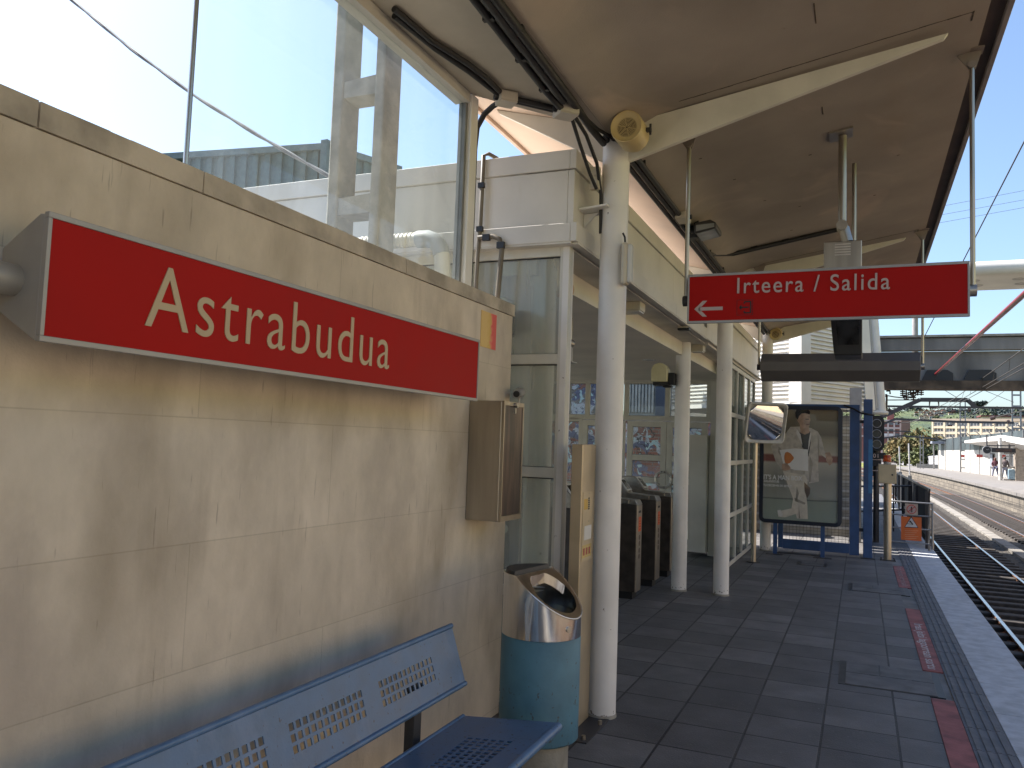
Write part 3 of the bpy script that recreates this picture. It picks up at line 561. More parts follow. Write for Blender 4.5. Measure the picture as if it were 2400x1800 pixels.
cable('cable_conduit', 'brown conduits looping from the junction box down behind the nearest column', [[(-1.50, 4.16, 3.46), (-1.48, 4.35, 3.40), (-1.475, 4.55, 3.30), (-1.478, 4.66, 3.14), (-1.48, 4.68, 2.9)], [(-1.51, 4.14, 3.46), (-1.515, 4.34, 3.35), (-1.50, 4.50, 3.22), (-1.49, 4.6, 3.16)], [(-1.47, 4.16, 3.47), (-1.445, 4.45, 3.47), (-1.40, 4.63, 3.475), (-1.33, 4.64, 3.425), (-1.29, 4.62, 3.40)]], .011)
cable('cable_conduit', 'bundle of black conduits along the valley beyond the nearest column', [[(-1.445+k*.045, 4.6, 3.475+.004*k), (-1.445+k*.045, 13.4, 3.475+.004*k)] for k in range(3)], .0185, [(-1.37, y, 3.51) for y in (5.2, 6.9, 7.8, 8.6, 10)])
cable('cable_conduit', 'black conduit crossing the soffit from the valley to the monitor pole', [[(-1.37, 7.85, 3.50), (-1.35, 8.05, 3.54), (-1.28, 8.22, 3.575), (-1.2, 8.29, 3.59), (-.22, 8.29, 3.768)]], .022, [(x, 8.29, zr(x)-.01) for x in (-1.0, -.7, -.4)])
BOXM = mat('junction_box_cream', (.55, .50, .42), .5, var=.08)
def jbox(c, s, label, rz=0):
    t = thing('junction_box', label, 'junction box', c, 'cream junction boxes on the conduits')
    g = MB(); cz, sz = math.cos(rz), math.sin(rz); g.obox(c, Vector((cz, sz, 0))*s[0], Vector((-sz, cz, 0))*s[1], (0, 0, s[2])); obj('body', g, BOXM, t, bevel=.006)
    g = MB(); g.obox(Vector(c)-Vector((0, 0, s[2]+.004)), Vector((cz, sz, 0))*s[0]*.96, Vector((-sz, cz, 0))*s[1]*.96, (0, 0, .003)); obj('lid', g, BOXM, t, bevel=.002)
    g = MB(); [g.cyl(Vector(c)+Vector((cz, sz, 0))*(s[0]*k), Vector(c)+Vector((cz, sz, 0))*(s[0]+.02)*k, .02, n=10) for k in (-1, 1)]; obj('cable_gland', g, BLACK, t)
jbox((-1.785, 3.88, 3.468), (.05, .05, .026), 'small cream junction box nearest the glass screen post', R(45))
jbox((-1.525, 4.12, 3.462), (.058, .058, .03), 'cream junction box in the valley just before the nearest column', R(45))
jbox((-1.34, 6.45, 3.475), (.05, .09, .025), 'cream junction box below the conduits beside the dark floodlight')
t = thing('switch_box', 'small cream double switch box on the left of the nearest column top', 'switch box', (-1.5, 4.64, 3.2))
g = MB(); g.box(-1.535, -1.475, 4.60, 4.64, 3.16, 3.30); obj('body', g, BEIGEP, t, bevel=.004)
g = MB(); [g.cyl((-1.505, 4.6, z), (-1.505, 4.594, z), .02, n=16) for z in (3.2, 3.26)]; obj('cap', g, BOXM, t)
# bracket plate tying column to the hall
g = MB(); g.ext([(-1.598, 4.60, 3.035), (-1.42, 4.60, 3.05), (-1.42, 4.72, 3.05), (-1.598, 4.80, 3.035)], (0, 0, .012)); g.ext([(-1.598, 4.70, 3.034), (-1.50, 4.70, 3.04), (-1.598, 4.70, 2.95)], (0, .01, 0)); tag(obj('tie_bracket', g, WHITE), 'white gusset bracket tying the nearest column to the hall fascia', 'bracket')
# loudspeakers
def speaker(y, label, tilt=0):
    c = Vector((-1.262, y-.31, 3.455)); ax = Vector((0, math.cos(tilt), math.sin(tilt)))
    t = thing('loudspeaker', label, 'loudspeaker', c, 'cream loudspeakers at the column heads')
    n1 = Vector((1, 0, 0)); n2 = ax.cross(n1)
    def ringpts(r, a): return [c+ax*a+n1*(r*math.cos(2*math.pi*i/40))+n2*(r*math.sin(2*math.pi*i/40)) for i in range(40)]
    prof = [(.0, .022), (.060, .022), (.084, .012), (.0905, .0), (.094, .002), (.096, .012), (.096, .17), (.088, .2), (.0, .205)]
    g = MB(); vs = []
    for r, a in prof: vs += ringpts(max(r, .0005), a)
    fs = [(k*40+i, k*40+(i+1) % 40, (k+1)*40+(i+1) % 40, (k+1)*40+i) for k in range(len(prof)-1) for i in range(40)]
    g.add(vs, fs); obj('body', g, YELL, t, smooth=40)
    g = MB(); g.add(ringpts(.058, .0205), [tuple(range(40))]); obj('grille_recess', g, mat('speaker_recess_brown', (.07, .045, .018), .7) if 'speaker_recess_brown' not in bpy.data.materials else bpy.data.materials['speaker_recess_brown'], t)
    g = MB()
    for r in (.008, .016, .024, .032, .040, .048, .055):
        rp = ringpts(r, .020); g.tube(rp+[rp[0]], .0018, 6, cap=False)
    obj('grille', g, YELL, t)
    g = MB(); [g.bar(c+ax*.0195+(n1*math.cos(a)+n2*math.sin(a))*.01, c+ax*.0195+(n1*math.cos(a)+n2*math.sin(a))*.058, .0025, .002, ax) for a in [k*math.pi/3+.3 for k in range(6)]]; obj('spoke', g, YELL, t)
    g = MB(); g.bar(c+ax*.1+n1*.09, c+ax*.1+n1*.125, .02, .03, ax); g.bar(c+ax*.1+n1*.12-Vector((0, 0, .03)), c+ax*.1+n1*.12+Vector((0, 0, .035)), .012, .008, (0, 1, 0)); g.bar(c+ax*.19, Vector((-1.262, y-.017, 3.47)), .03, .03); obj('bracket', g, DARKM, t)
speaker(4.73, 'cream loudspeaker on the nearest column head, grille facing the camera')
speaker(13.66, 'distant cream loudspeaker below the exit sign, on the farthest column head', R(14))
# column light
t = thing('wall_light', 'slim oval white bulkhead light on the right of the nearest column', 'light', (-1.30, 4.66, 2.70))
g = MB(); g.box(-1.332, -1.292, 4.62, 4.70, 2.565, 2.825); obj('housing', g, BEIGEP, t, bevel=.018)
g = MB(); g.box(-1.30, -1.268, 4.63, 4.69, 2.575, 2.815); obj('diffuser', g, mat('ribbed_diffuser', (.62, .60, .55), .25, var=.05), t, bevel=.014)
g = MB(); g.tube([(-1.315, 4.655, 2.82), (-1.318, 4.655, 2.86), (-1.33, 4.65, 2.885)], .006); obj('cable', g, BLACK, t)
# floodlight
t = thing('floodlight', 'small dark floodlight under the canopy beside the exit sign rod', 'floodlight', (-1.25, 6.9, 3.5))
g = MB(); g.ext([(-1.30, 6.72, 3.41), (-1.12, 6.72, 3.445), (-1.12, 6.72, 3.49), (-1.17, 6.72, 3.52), (-1.30, 6.72, 3.50)], (0, .30, 0)); obj('housing', g, DARKM, t, bevel=.01)
g = MB(); g.ext([(-1.285, 6.716, 3.425), (-1.135, 6.716, 3.452), (-1.135, 6.716, 3.485), (-1.285, 6.716, 3.478)], (0, .006, 0)); g.ext([(-1.285, 6.74, 3.408), (-1.135, 6.74, 3.437), (-1.135, 7.0, 3.437), (-1.285, 7.0, 3.408)], (0, 0, .004)); obj('lens', g, mat('floodlight_lens', (.30, .32, .34), .15), t)
g = MB(); g.box(-1.40, -1.295, 6.82, 6.92, 3.40, 3.43); g.box(-1.33, -1.29, 6.84, 6.90, 3.43, 3.575); obj('bracket', g, BLACK, t)
# ------------------------------------------------------------------ hanging signs
def hang_sign(y, label, front, z0, z1, rl_z):
    x0, x1 = -1.012, .552; d = -1 if front else 1; zc = (z0+z1)/2
    t = thing('hanging_sign', label, 'hanging sign', ((x0+x1)/2, y, z0), 'sign boxes hung from the canopy by two rods')
    yf = y; yb = y-d*.16
    pr = [(0, 0), (0, 1), (.03, 1), (.16, .66), (.16, .34), (.03, 0)]
    g = MB(); g.ext([(x0+.002, yf-d*a+(-d*.008), z0+.003+(z1-z0-.006)*b_) for a, b_ in pr], (x1-x0-.004, 0, 0)); obj('housing', g, GREYM if front else mat('dark_sign_back', (.135, .125, .12), .6, .1, var=.06), t, bevel=.003)
    fr = .016; g = MB(); ya, yc = sorted((yf, yf-d*.012))
    g.box(x0, x1, ya, yc, z1-fr, z1); g.box(x0, x1, ya, yc, z0, z0+fr); g.box(x0, x0+fr*.7, ya+.0004, yc, z0+fr, z1-fr); g.box(x1-fr*.7, x1, ya+.0004, yc, z0+fr, z1-fr); obj('frame', g, GREYM, t, bevel=.0015)
    ya, yc = sorted((yf-d*.003, yf-d*.010)); g = MB(); g.box(x0+.01, x1-.01, ya, yc, z0+fr, z1-fr); pn = obj('panel', g, RED, t)
    ym = yf-d*.07
    for s, x in ((-1, x0-.022), (1, x1+.022)):
        g = MB(); zt = zr(x)-.005; g.cyl((x, ym, zc), (x, ym, zt-.06), .0135, n=14); obj('rod', g, STEELR, t, smooth=50)
        g = MB(); g.cyl((x0+.001 if s < 0 else x1-.001, ym, zc), (x+s*.018, ym, zc), .034, n=20); obj('clamp', g, DARKM if s < 0 else STEELR, t, smooth=40)
        g = MB(); g.ext([(x-.075, ym-.004, zr(x-.075)-.002), (x+.055, ym-.004, zr(x+.055)-.002), (x+.02, ym-.004, zt-.10), (x-.015, ym-.004, zt-.10)], (0, .008, 0)); g.box(x-.08, x+.06, ym-.05, ym+.05, zr(x+.06)-.012, zr(x+.06)-.004); g.cyl((x, ym-.02, zt-.075), (x, ym+.02, zt-.075), .022, n=16); obj('hanger', g, mat('worn_hanger_paint', (.30, .25, .21), .6, .2), t, smooth=40)
    return t, pn
t, pn = hang_sign(5.05, 'red hanging exit sign reading Irteera / Salida with a left arrow', True, 2.382, 2.695, 0)
yf = 5.05-.0012+.003
def XZ(x, z): return (x, 5.0528, z)
YT = 5.0522
text('lettering', 'Irteera / Salida', (-.706, YT, 2.563), (1, 0, -.012), (.012, 0, 1), .118, LETW, t, bold=.004, depth=.006, spacing=1.18, fit=(.855, .097))
g = MB()
def flat(mb, pts): mb.ext([(x, YT-.0008, z) for x, z in pts], (0, .0016, 0))
flat(g, [(-.94, 2.462), (-.792, 2.462), (-.792, 2.484), (-.94, 2.484)])
flat(g, [(-.967, 2.473), (-.915, 2.524), (-.888, 2.524), (-.936, 2.473)]); flat(g, [(-.967, 2.473), (-.936, 2.473), (-.888, 2.424), (-.915, 2.424)]); obj('arrow', g, LETW, t)
g = MB(); BK = BLACK
def line(mb, a, c, wd): a, c = Vector((a[0], YT-.0004, a[1])), Vector((c[0], YT-.0004, c[1])); mb.bar(a, c, .0012, wd, (0, 0, 1) if abs(a.z-c.z) < 1e-4 else (1, 0, 0)) if abs(a.z-c.z) < 1e-4 or abs(a.x-c.x) < 1e-4 else mb.bar(a, c, wd, .0012, (0, 1, 0))
ix0, ix1, iz0, iz1 = -.706, -.612, 2.427, 2.521
for a, c in (((ix0, iz0), (ix1, iz0)), ((ix0, iz1), (ix1, iz1)), ((ix0, iz0), (ix0, iz1)), ((ix1, iz0), (ix1, iz1))): line(g, a, c, .0018)
for a, c in (((-.624, 2.440), (-.624, 2.509)), ((-.662, 2.509), (-.624, 2.509)), ((-.662, 2.440), (-.624, 2.440)), ((-.662, 2.440), (-.662, 2.452)), ((-.662, 2.497), (-.662, 2.509)), ((-.688, 2.4745), (-.636, 2.4745))): line(g, a, c, .0075)
line(g, (-.690, 2.4745), (-.678, 2.486), .0075); line(g, (-.690, 2.4745), (-.678, 2.463), .0075); obj('exit_pictogram', g, BK, t)
hang_sign(9.22, 'dark grey back of a hanging sign box below and behind the exit sign', False, 2.36, 2.665, 0)
# ------------------------------------------------------------------ monitor unit on pole
MX, MY = -.125, 5.85
t = thing('platform_monitor', 'driver monitors in black hoods on a steel pole hung from the canopy', 'monitor', (MX, MY, 3.8))
g = MB(); g.obox((MX-.01, MY, zr(MX)-.008), Vector((1, 0, .1754))*.075, (0, .09, 0), (0, 0, .006)); obj('ceiling_plate', g, STEELR, t)
g = MB(); g.cyl((MX, MY, zr(MX)-.02), (MX, MY, 3.12), .027, n=20); obj('pole', g, STEELR, t, smooth=50)
g = MB(); g.cyl((MX, MY-.05, 3.15), (MX, MY+.05, 3.15), .036, n=20); g.cyl((MX+.01, MY, 3.14), (MX+.035, MY, 3.04), .036, n=20); obj('clamp', g, STEELR, t, smooth=50)
g = MB(); g.cyl((MX+.07, MY+.6, zr(MX)-.02), (MX+.07, MY+.6, 3.05), .016, n=14); obj('stay', g, STEELR, t, smooth=50)
g = MB(); g.box(MX-.115, MX+.125, MY-.02, MY+.24, 2.78, 3.045); st = obj('housing', g, STEELR, t, bevel=.006)
g = MB(); [g.box(MX-.045, MX+.055, MY-.024, MY-.0195, 2.945+k*.018, 2.954+k*.018) for k in range(5)]; obj('vent_slots', g, mat('pale_slot', (.66, .60, .52), .3, .6), st)
g = MB(); g.ext([(MX-.095, MY-.03, 2.78), (MX+.13, MY-.03, 2.78), (MX+.13, MY-.03, 2.26), (MX-.045, MY-.03, 2.26)], (0, .3, 0)); hb = obj('hood', g, BLACK, t, bevel=.008)
SCR = mat('reflecting_screen', (.03, .032, .035), .12, var=.3, scale=14); g = MB(); g.ext([(MX-.06, MY-.031, 2.74), (MX+.11, MY-.031, 2.74), (MX+.11, MY-.031, 2.33), (MX-.02, MY-.031, 2.33)], (0, -.002, 0)); obj('screen', g, SCR, hb)
# ================================================================== STATION HALL
t = hall = thing('station_hall', 'cream panelled station ticket hall with deep fascia and glazed fronts', 'building', (-4, 8.5, 0))
FX, FY = -1.60, 4.51
GAP = mat('panel_joint_dark', (.10, .08, .06), .8)
def band(x, y, z0, z1, name, m=CREAM):       # a fascia band along the track side and the south side, butt jointed panels
    g = MB(); e = 8.95
    for a, c in ((y, 5.72), (5.725, 7.33), (7.335, e)): g.box(x-.04, x, a, c, z0, z1)
    for a, c in ((x-.041, -2.9), (-2.905, -4.9), (-4.905, -7.9)): g.box(a, c, y, y+.04, z0, z1)
    return obj(name, g, m, t, bevel=.003)
band(FX+.012, FY-.012, 3.268, 3.386, 'fascia_cap'); band(FX, FY, 2.93, 3.262, 'fascia'); band(FX+.035, FY-.035, 2.812, 2.925, 'fascia_sill')
g = MB(); g.box(-7.88, FX-.045, FY+.045, 12.7, 3.27, 3.36); g.box(FX-.05, FX-.006, FY+.05, 8.95, 2.815, 3.26); g.box(-7.88, FX-.06, FY+.006, FY+.048, 2.815, 3.26); obj('roof', g, CREAM, t)
g = MB(); g.box(-1.868, FX-.052, FY+.1, 14.4, 2.80, 2.812); g.box(-1.868, FX+.03, 9.0, 14.4, 2.8125, 2.822); g.box(FX-.002, FX+.033, FY, 8.95, 2.8005, 2.8115); g.box(-7.8, FX-.002, FY-.03, FY+.1, 2.8005, 2.8115); obj('upper_ceiling', g, mat('dirty_white_ceiling', (.68, .65, .59), .7, var=.12, scale=2.2), t)
g = MB(); g.box(-7.88, -1.872, FY+.1, 12.7, 2.65, 2.80); obj('lower_ceiling', g, mat('hall_ceiling', (.74, .69, .59), .75, var=.06, scale=1.5), t)
# fascia above the glazed partition, a little proud
g = MB()
for a, c in ((9.30, 11.05), (11.055, 12.8), (12.805, 14.42)): g.box(-1.67, -1.63, a, c, 2.86, 3.29)
g.box(-1.70, -1.615, 9.30, 14.43, 2.79, 2.855); g.box(-1.70, -1.60, 9.30, 14.43, 3.295, 3.40); g.box(-7.8, -1.63, 14.39, 14.43, 2.79, 3.294); obj('partition_fascia', g, CREAM, t, bevel=.003)
g = MB(); g.box(-7.8, -1.64, 12.72, 14.38, 3.3, 3.35); obj('rear_roof', g, CREAM, t)
def frame_grid(name, plane, k, us, vs_, wd, dp, glassm, parent, m=CREAMD, pane_skip=()):
    """window: frame bars on the lines us / vs_ plus one pane mesh; plane 'X' or 'Y' at k"""
    us = sorted(us); g = MB()
    def bx(u0, u1, v0, v1, d0, d1, mb):
        if plane == 'X': mb.box(k+d0, k+d1, u0, u1, v0, v1)
        else: mb.box(u0, u1, k+d0, k+d1, v0, v1)
    for u in us: bx(u-wd/2, u+wd/2, vs_[0]-wd/2, vs_[-1]+wd/2, -dp/2, dp/2, g)
    for v in vs_:
        for a, c in zip(us, us[1:]): bx(a+wd/2, c-wd/2, v-wd/2, v+wd/2, -dp/2+.001, dp/2-.001, g)
    f = obj(name, g, m, parent, bevel=.003)
    for i, (a, c) in enumerate(zip(us, us[1:])):
        for j, (p, q) in enumerate(zip(vs_, vs_[1:])):
            if (i, j) in pane_skip: continue
            gg = MB(); bx(a+wd/2-.002, c-wd/2+.002, p+wd/2-.002, q-wd/2+.002, -.004, .004, gg); obj('pane', gg, glassm, f)
            kg = MB(); e = .006
            bx(a+wd/2, c-wd/2, q-wd/2-e, q-wd/2, -.012, .012, kg); bx(a+wd/2, c-wd/2, p+wd/2, p+wd/2+e*.6, -.012, .012, kg); obj('gasket', kg, BLACK, f)
    return f
# south glazed front beside the first column
frame_grid('glazed_front', 'Y', 4.585, [-1.662, -2.9, -4.1], [.06, .70, 1.42, 2.11, 2.775], .062, .06, GLASSG, t)
g = MB(); g.box(-1.676, -1.634, 4.553, 4.64, 0, 2.80); obj('corner_post', g, WHITE, t, bevel=.004)
# glazed partition behind the second column
f = frame_grid('glazed_partition', 'X', -1.655, [11.2, 11.9, 12.6, 13.3, 13.95], [.04, .70, 1.415, 2.08, 2.75], .06, .05, glass('partition_glass', (.62, .68, .67), 1.2, 0, .05), t)
# back wall of the hall with doors
BY = 12.6; g = MB(); g.box(-7.88, -1.70, BY, BY+.1, 2.64, 2.8); g.box(-2.13, -1.70, BY, BY+.1, 0, 2.639); g.box(-7.88, -7.78, 4.6, 4.9, 0, 2.65); g.box(-7.88, -7.78, 12.3, BY, 0, 2.65); obj('wall', g, CREAM, t)
frame_grid('street_front', 'X', -7.83, [4.95, 6.4, 7.9, 9.4, 10.9, 12.25], [.06, 1.0, 2.0, 2.6], .06, .06, GLASSD, t)
frame_grid('transom_window', 'Y', BY+.04, [-7.7, -6.2, -5.25, -4.53, -4.135, -3.475, -2.81, -2.16], [2.05, 2.635], .075, .06, GLASSD, t)
frame_grid('side_light', 'Y', BY+.04, [-7.7, -6.2, -5.25, -4.53, -4.24], [.05, .95, 2.0], .06, .06, GLASSD, t)
for a, c in ((-4.21, -3.85), (-3.845, -3.485), (-3.45, -2.815), (-2.81, -2.175)):
    d = frame_grid('door', 'Y', BY+.035, [a+.045, c-.045], [.06, 1.07, 1.42, 1.955], .09, .05, GLASSD, t)
HR = STEEL
g = MB()
for rr in (.132, .115): g.tube([(-2.8425+rr*math.cos(a), BY-.035, 1.09+rr*math.sin(a)) for a in [2*math.pi*i/40 for i in range(41)]], .008, 8, cap=False)
g.bar((-2.93, BY-.035, 1.0), (-2.93, BY, 1.0), .014, .014); g.bar((-2.75, BY-.035, 1.0), (-2.75, BY, 1.0), .014, .014); obj('ring_handle', g, HR, t, smooth=60)
g = MB(); g.box(-2.10, -1.74, 12.35, 12.58, .0, 1.80); g.box(-2.37, -2.11, 12.2, 12.55, .06, 1.80); obj('inner_cladding', g, CREAM, t, bevel=.004)
# street wall and yard behind the hall, seen through its doors
def graffiti_mat(name, base):
    M = brickmat(name, base, (base[0]*.7, base[1]*.7, base[2]*.7), (.25, .22, .19), .24, .075, .01, 'XZ', .5, (0, 0), .85, .3, 3, .4)
    n, l, b = nodes(M); src = b.inputs['Base Color'].links[0].from_socket; tc = n.new('ShaderNodeTexCoord')
    for i, (col, sc_, lo, hi) in enumerate((((.46, .47, .49), 1.6, .50, .52), ((.13, .14, .22), 2.3, .54, .56), ((.24, .11, .085), 2.9, .60, .62), ((.02, .02, .02), 3.2, .485, .5), ((.45, .60, .60), 4.5, .62, .64))):
        no = n.new('ShaderNodeTexNoise'); no.inputs['Scale'].default_value = sc_; no.inputs['Detail'].default_value = 2.5; no.inputs['Distortion'].default_value = 1.5
        mp = n.new('ShaderNodeMapping'); mp.inputs['Location'].default_value = (i*3.7, i*1.3, i*2.1); l.new(tc.outputs['Object'], mp.inputs[0]); l.new(mp.outputs[0], no.inputs[0])
        mr = n.new('ShaderNodeMapRange'); mr.inputs['From Min'].default_value = lo; mr.inputs['From Max'].default_value = hi; l.new(no.outputs['Fac'], mr.inputs[0])
        if i == 3:
            m2 = n.new('ShaderNodeMapRange'); m2.inputs['From Min'].default_value = .52; m2.inputs['From Max'].default_value = .505; l.new(no.outputs['Fac'], m2.inputs[0]); mm = n.new('ShaderNodeMath'); mm.operation = 'MULTIPLY'; l.new(mr.outputs[0], mm.inputs[0]); l.new(m2.outputs[0], mm.inputs[1]); fac = mm.outputs[0]
        else: fac = mr.outputs[0]
        mx = n.new('ShaderNodeMix'); mx.data_type = 'RGBA'; l.new(fac, mx.inputs[0]); l.new(src, mx.inputs[6]); mx.inputs[7].default_value = (*col, 1); src = mx.outputs[2]
    l.new(src, b.inputs['Base Color']); return M
t = thing('street_wall', 'graffiti covered brick wall seen through the hall doors', 'wall', (-5, 16.5, 0))
g = MB(); g.box(-12, -2.3, 16.5, 16.8, -.05, 2.12); obj('masonry', g, graffiti_mat('graffiti_brick', (.34, .12, .08)), t)
g = MB(); g.box(-12, -2.3, 16.48, 16.82, 2.121, 2.2); obj('coping', g, CONC, t)
t = thing('street_building', 'brown rendered building beyond the graffiti wall, seen through the left transom windows', 'building', (-8, 18.2, 0))
g = MB(); g.box(-14, -5.6, 18.2, 20, 0, 5.5); obj('wall', g, mat('brown_render', (.26, .21, .15), .85, var=.15), t)
g = MB(); g.box(-6.35, -5.75, 18.15, 18.199, 2.3, 4.4); obj('window', g, graffiti_mat('reflecting_window', (.30, .26, .24)), t)
t = thing('roadside_shutter', 'pale ribbed roller shutter above the graffiti wall, seen through a transom window', 'shutter', (-5, 18, 0))
g = MB()
for i in range(9): g.box(-4.85+i*.075, -4.85+i*.075+.045, 17.5, 17.55, 2.35, 3.6)
g.box(-4.87, -4.17, 17.551, 17.7, 0, 3.65); obj('ribbed_panel', g, mat('shutter_grey', (.42, .43, .42), .5), t)
g = MB(); g.box(-4.165, -3.85, 17.5, 17.7, 0, 3.65); obj('blue_panel', g, mat('dark_blue_panel', (.05, .07, .12), .5), t)
# green shed
t = thing('green_shed', 'large green corrugated metal shed roofline above the hall, behind the glass screen', 'shed', (-18, 20, 0))
A, Bc, Cc = Vector((-24, 18.6, 0)), Vector((-15.25, 20, 0)), Vector((-14.2, 22.5, 0))
def ribbed(mb, a, c, z0, z1, pitch, dep):
    d = (c-a); L = d.length; d.normalize(); nrm = Vector((d.y, -d.x, 0)); k = int(L/pitch)
    for i in range(k): p = a+d*(i+.25)*pitch; mb.obox(p+nrm*dep/2+Vector((0, 0, (z0+z1)/2)), d*pitch*.22, nrm*dep/2, (0, 0, (z1-z0)/2))
g = MB(); g.ext([A, Bc, Cc, (-24, 26, 0)], (0, 0, 10.45)); obj('wall', g, GREEN, t)
g = MB(); ribbed(g, A, Bc, 0, 10.4, .42, .09); ribbed(g, Bc, Cc, 0, 10.4, .42, .09); obj('ribs', g, GREEN, t)
g = MB()
for a, c in ((A, Bc), (Bc, Cc)): g.bar(a+Vector((0, 0, 10.5)), c+Vector((0, 0, 10.5)), .35, .2)
g.box(Bc.x-.12, Bc.x+.12, Bc.y-.2, Bc.y+.05, 9.4, 10.7); obj('roof_trim', g, mat('green_trim', (.11, .15, .15), .5), t)
# concrete pole
t = thing('concrete_pole', 'weathered concrete lattice pole behind the glass screen', 'pole', (-2.78, 4.1, 0))
for (xa, xb) in ((-3.04, -2.96), (-2.727, -2.655)):
    g = MB(); g.box(xa, xb, 4.0, 4.19, 0, 6.5); obj('leg', g, CONC, t, bevel=.012)
for z in (-.0, .73, 1.47, 2.21, 2.95, 3.69, 4.42, 5.16, 5.9):
    g = MB(); g.ext([(-2.959, 4.012, z+.105), (-2.728, 4.012, z+.118), (-2.728, 4.012, z), (-2.959, 4.012, z)], (0, .165, 0)); obj('batten', g, CONC, t)
# sagging cable at the left
p0, p1, p2_ = onY(168, 0, 6), onY(851/1.8433, 421/1.8433, 6), onY(1412/1.8433, 755/1.8433, 6)
dd = (p1-p0)
pts = [p0-dd*1.2+Vector((0, 0, .2)), p0-dd*.5+Vector((0, 0, .05)), p0, p0+dd*.5-Vector((0, 0, .03)), p1, (p1+p2_)/2-Vector((0, 0, .015)), p2_, p2_+(p2_-p1)*.5, p2_+(p2_-p1)*.62+Vector((0, .1, -.25))]
t = thing('overhead_cable', 'thick twisted grey cable sagging across the sky at upper left', 'cable', p1)
g = MB(); fine = []
for i in range(len(pts)-1):
    for k in range(10): fine.append(pts[i].lerp(pts[i+1], k/10))
fine.append(pts[-1])
for ph in (0, math.pi):
    g.tube([p+Vector((.0, math.cos(i*.55+ph), math.sin(i*.55+ph)))*.010 for i, p in enumerate(fine)], .0125, 8)
obj('strand', g, mat('cable_sheath', (.10, .10, .11), .5, var=.2, scale=20), t, smooth=60)
# pipes behind the wall
t = thing('drain_pipe', 'grey plastic elbow and cream drain pipe at the hall front behind the glass', 'drain pipe', (-2.5, 4.3, 2.4))
g = MB(); g.cyl((-3.05, 4.33, 2.85), (-2.56, 4.33, 2.85), .042)
for i in range(14): g.cyl((-2.98+i*.03, 4.33, 2.85), (-2.965+i*.03, 4.33, 2.85), .047)
obj('horizontal_pipe', g, PIPEW, t, smooth=40)
g = MB(); g.tube([(-2.57, 4.33, 2.85), (-2.50, 4.33, 2.85), (-2.44, 4.33, 2.83), (-2.405, 4.33, 2.775), (-2.395, 4.33, 2.74)], .055, 18); obj('elbow', g, PIPE, t, smooth=60)
g = MB(); g.cyl((-2.395, 4.33, 2.75), (-2.33, 4.33, 2.05), .05); obj('down_pipe', g, PIPEW, t, smooth=40)
# conduits at the screen post (front of the hall)
cable('hall_conduit', 'grey conduit clipped beside the glass screen post on the hall fascia', [[(-2.225, 4.47, 2.2), (-2.215, 4.47, 2.80), (-2.20, 4.46, 2.95), (-2.20, 4.47, 3.40), (-2.18, 4.50, 3.42), (-2.14, 4.55, 3.40)]], .0135, [(-2.20, 4.455, 3.20), (-2.20, 4.455, 2.92)], mat('grey_brown_conduit', (.16, .14, .11), .55))
cable('hall_conduit', 'looped brown conduit in front of the hall glazing', [[(-2.20, 4.44, 2.862), (-2.10, 4.44, 2.866), (-2.055, 4.44, 2.845), (-2.035, 4.44, 2.79), (-2.04, 4.44, 2.70), (-2.07, 4.44, 2.2)]], .016, [(-2.14, 4.43, 2.855), (-2.04, 4.43, 2.80)], mat('brown_conduit', (.14, .12, .09), .55))
# lights and fittings in the hall ceiling
t = thing('ceiling_light', 'square white box light on the hall ceiling edge', 'ceiling light', (-1.76, 6.55, 2.75))
g = MB(); g.box(-1.85, -1.68, 6.45, 6.62, 2.725, 2.799); obj('housing', g, BEIGEP, t, bevel=.006)
g = MB(); g.box(-1.84, -1.69, 6.46, 6.61, 2.713, 2.7245); obj('diffuser', g, mat('opal_diffuser', (.66, .63, .56), .3), t)
t = thing('ceiling_light', 'second white box light farther along the hall ceiling, left of the second canopy column', 'ceiling light', (-1.76, 8.95, 2.75))
g = MB(); g.box(-1.83, -1.68, 9.35, 9.5, 2.725, 2.799); obj('housing', g, BEIGEP, t, bevel=.006)
g = MB(); g.box(-1.82, -1.69, 9.36, 9.49, 2.715, 2.7245); obj('diffuser', g, mat('opal_diffuser_plate', (.66, .63, .56), .3), t)
t = thing('sensor_box', 'small dark rectangular sensor under the hall ceiling edge', 'sensor', (-1.62, 7.97, 2.78))
g = MB(); g.box(-1.68, -1.565, 7.92, 8.02, 2.765, 2.7995); obj('body', g, BLACK, t, bevel=.003)
g = MB(); g.box(-1.675, -1.57, 7.905, 7.9195, 2.785, 2.799); obj('face', g, BEIGEP, t)
t = thing('downlight', 'round recessed downlight in the hall ceiling', 'downlight', (-2.37, 9.58, 2.65))
g = MB(); g.lathe([(.05, 2.649), (.085, 2.646), (.085, 2.6495), (.05, 2.6498)], (-2.37, 9.58, 0)); obj('trim_ring', g, STEEL, t, smooth=40)
g = MB(); g.lathe([(0, 2.6485), (.05, 2.6485)], (-2.37, 9.58, 0)); obj('lamp', g, mat('unlit_lamp_glass', (.70, .68, .62), .2), t)
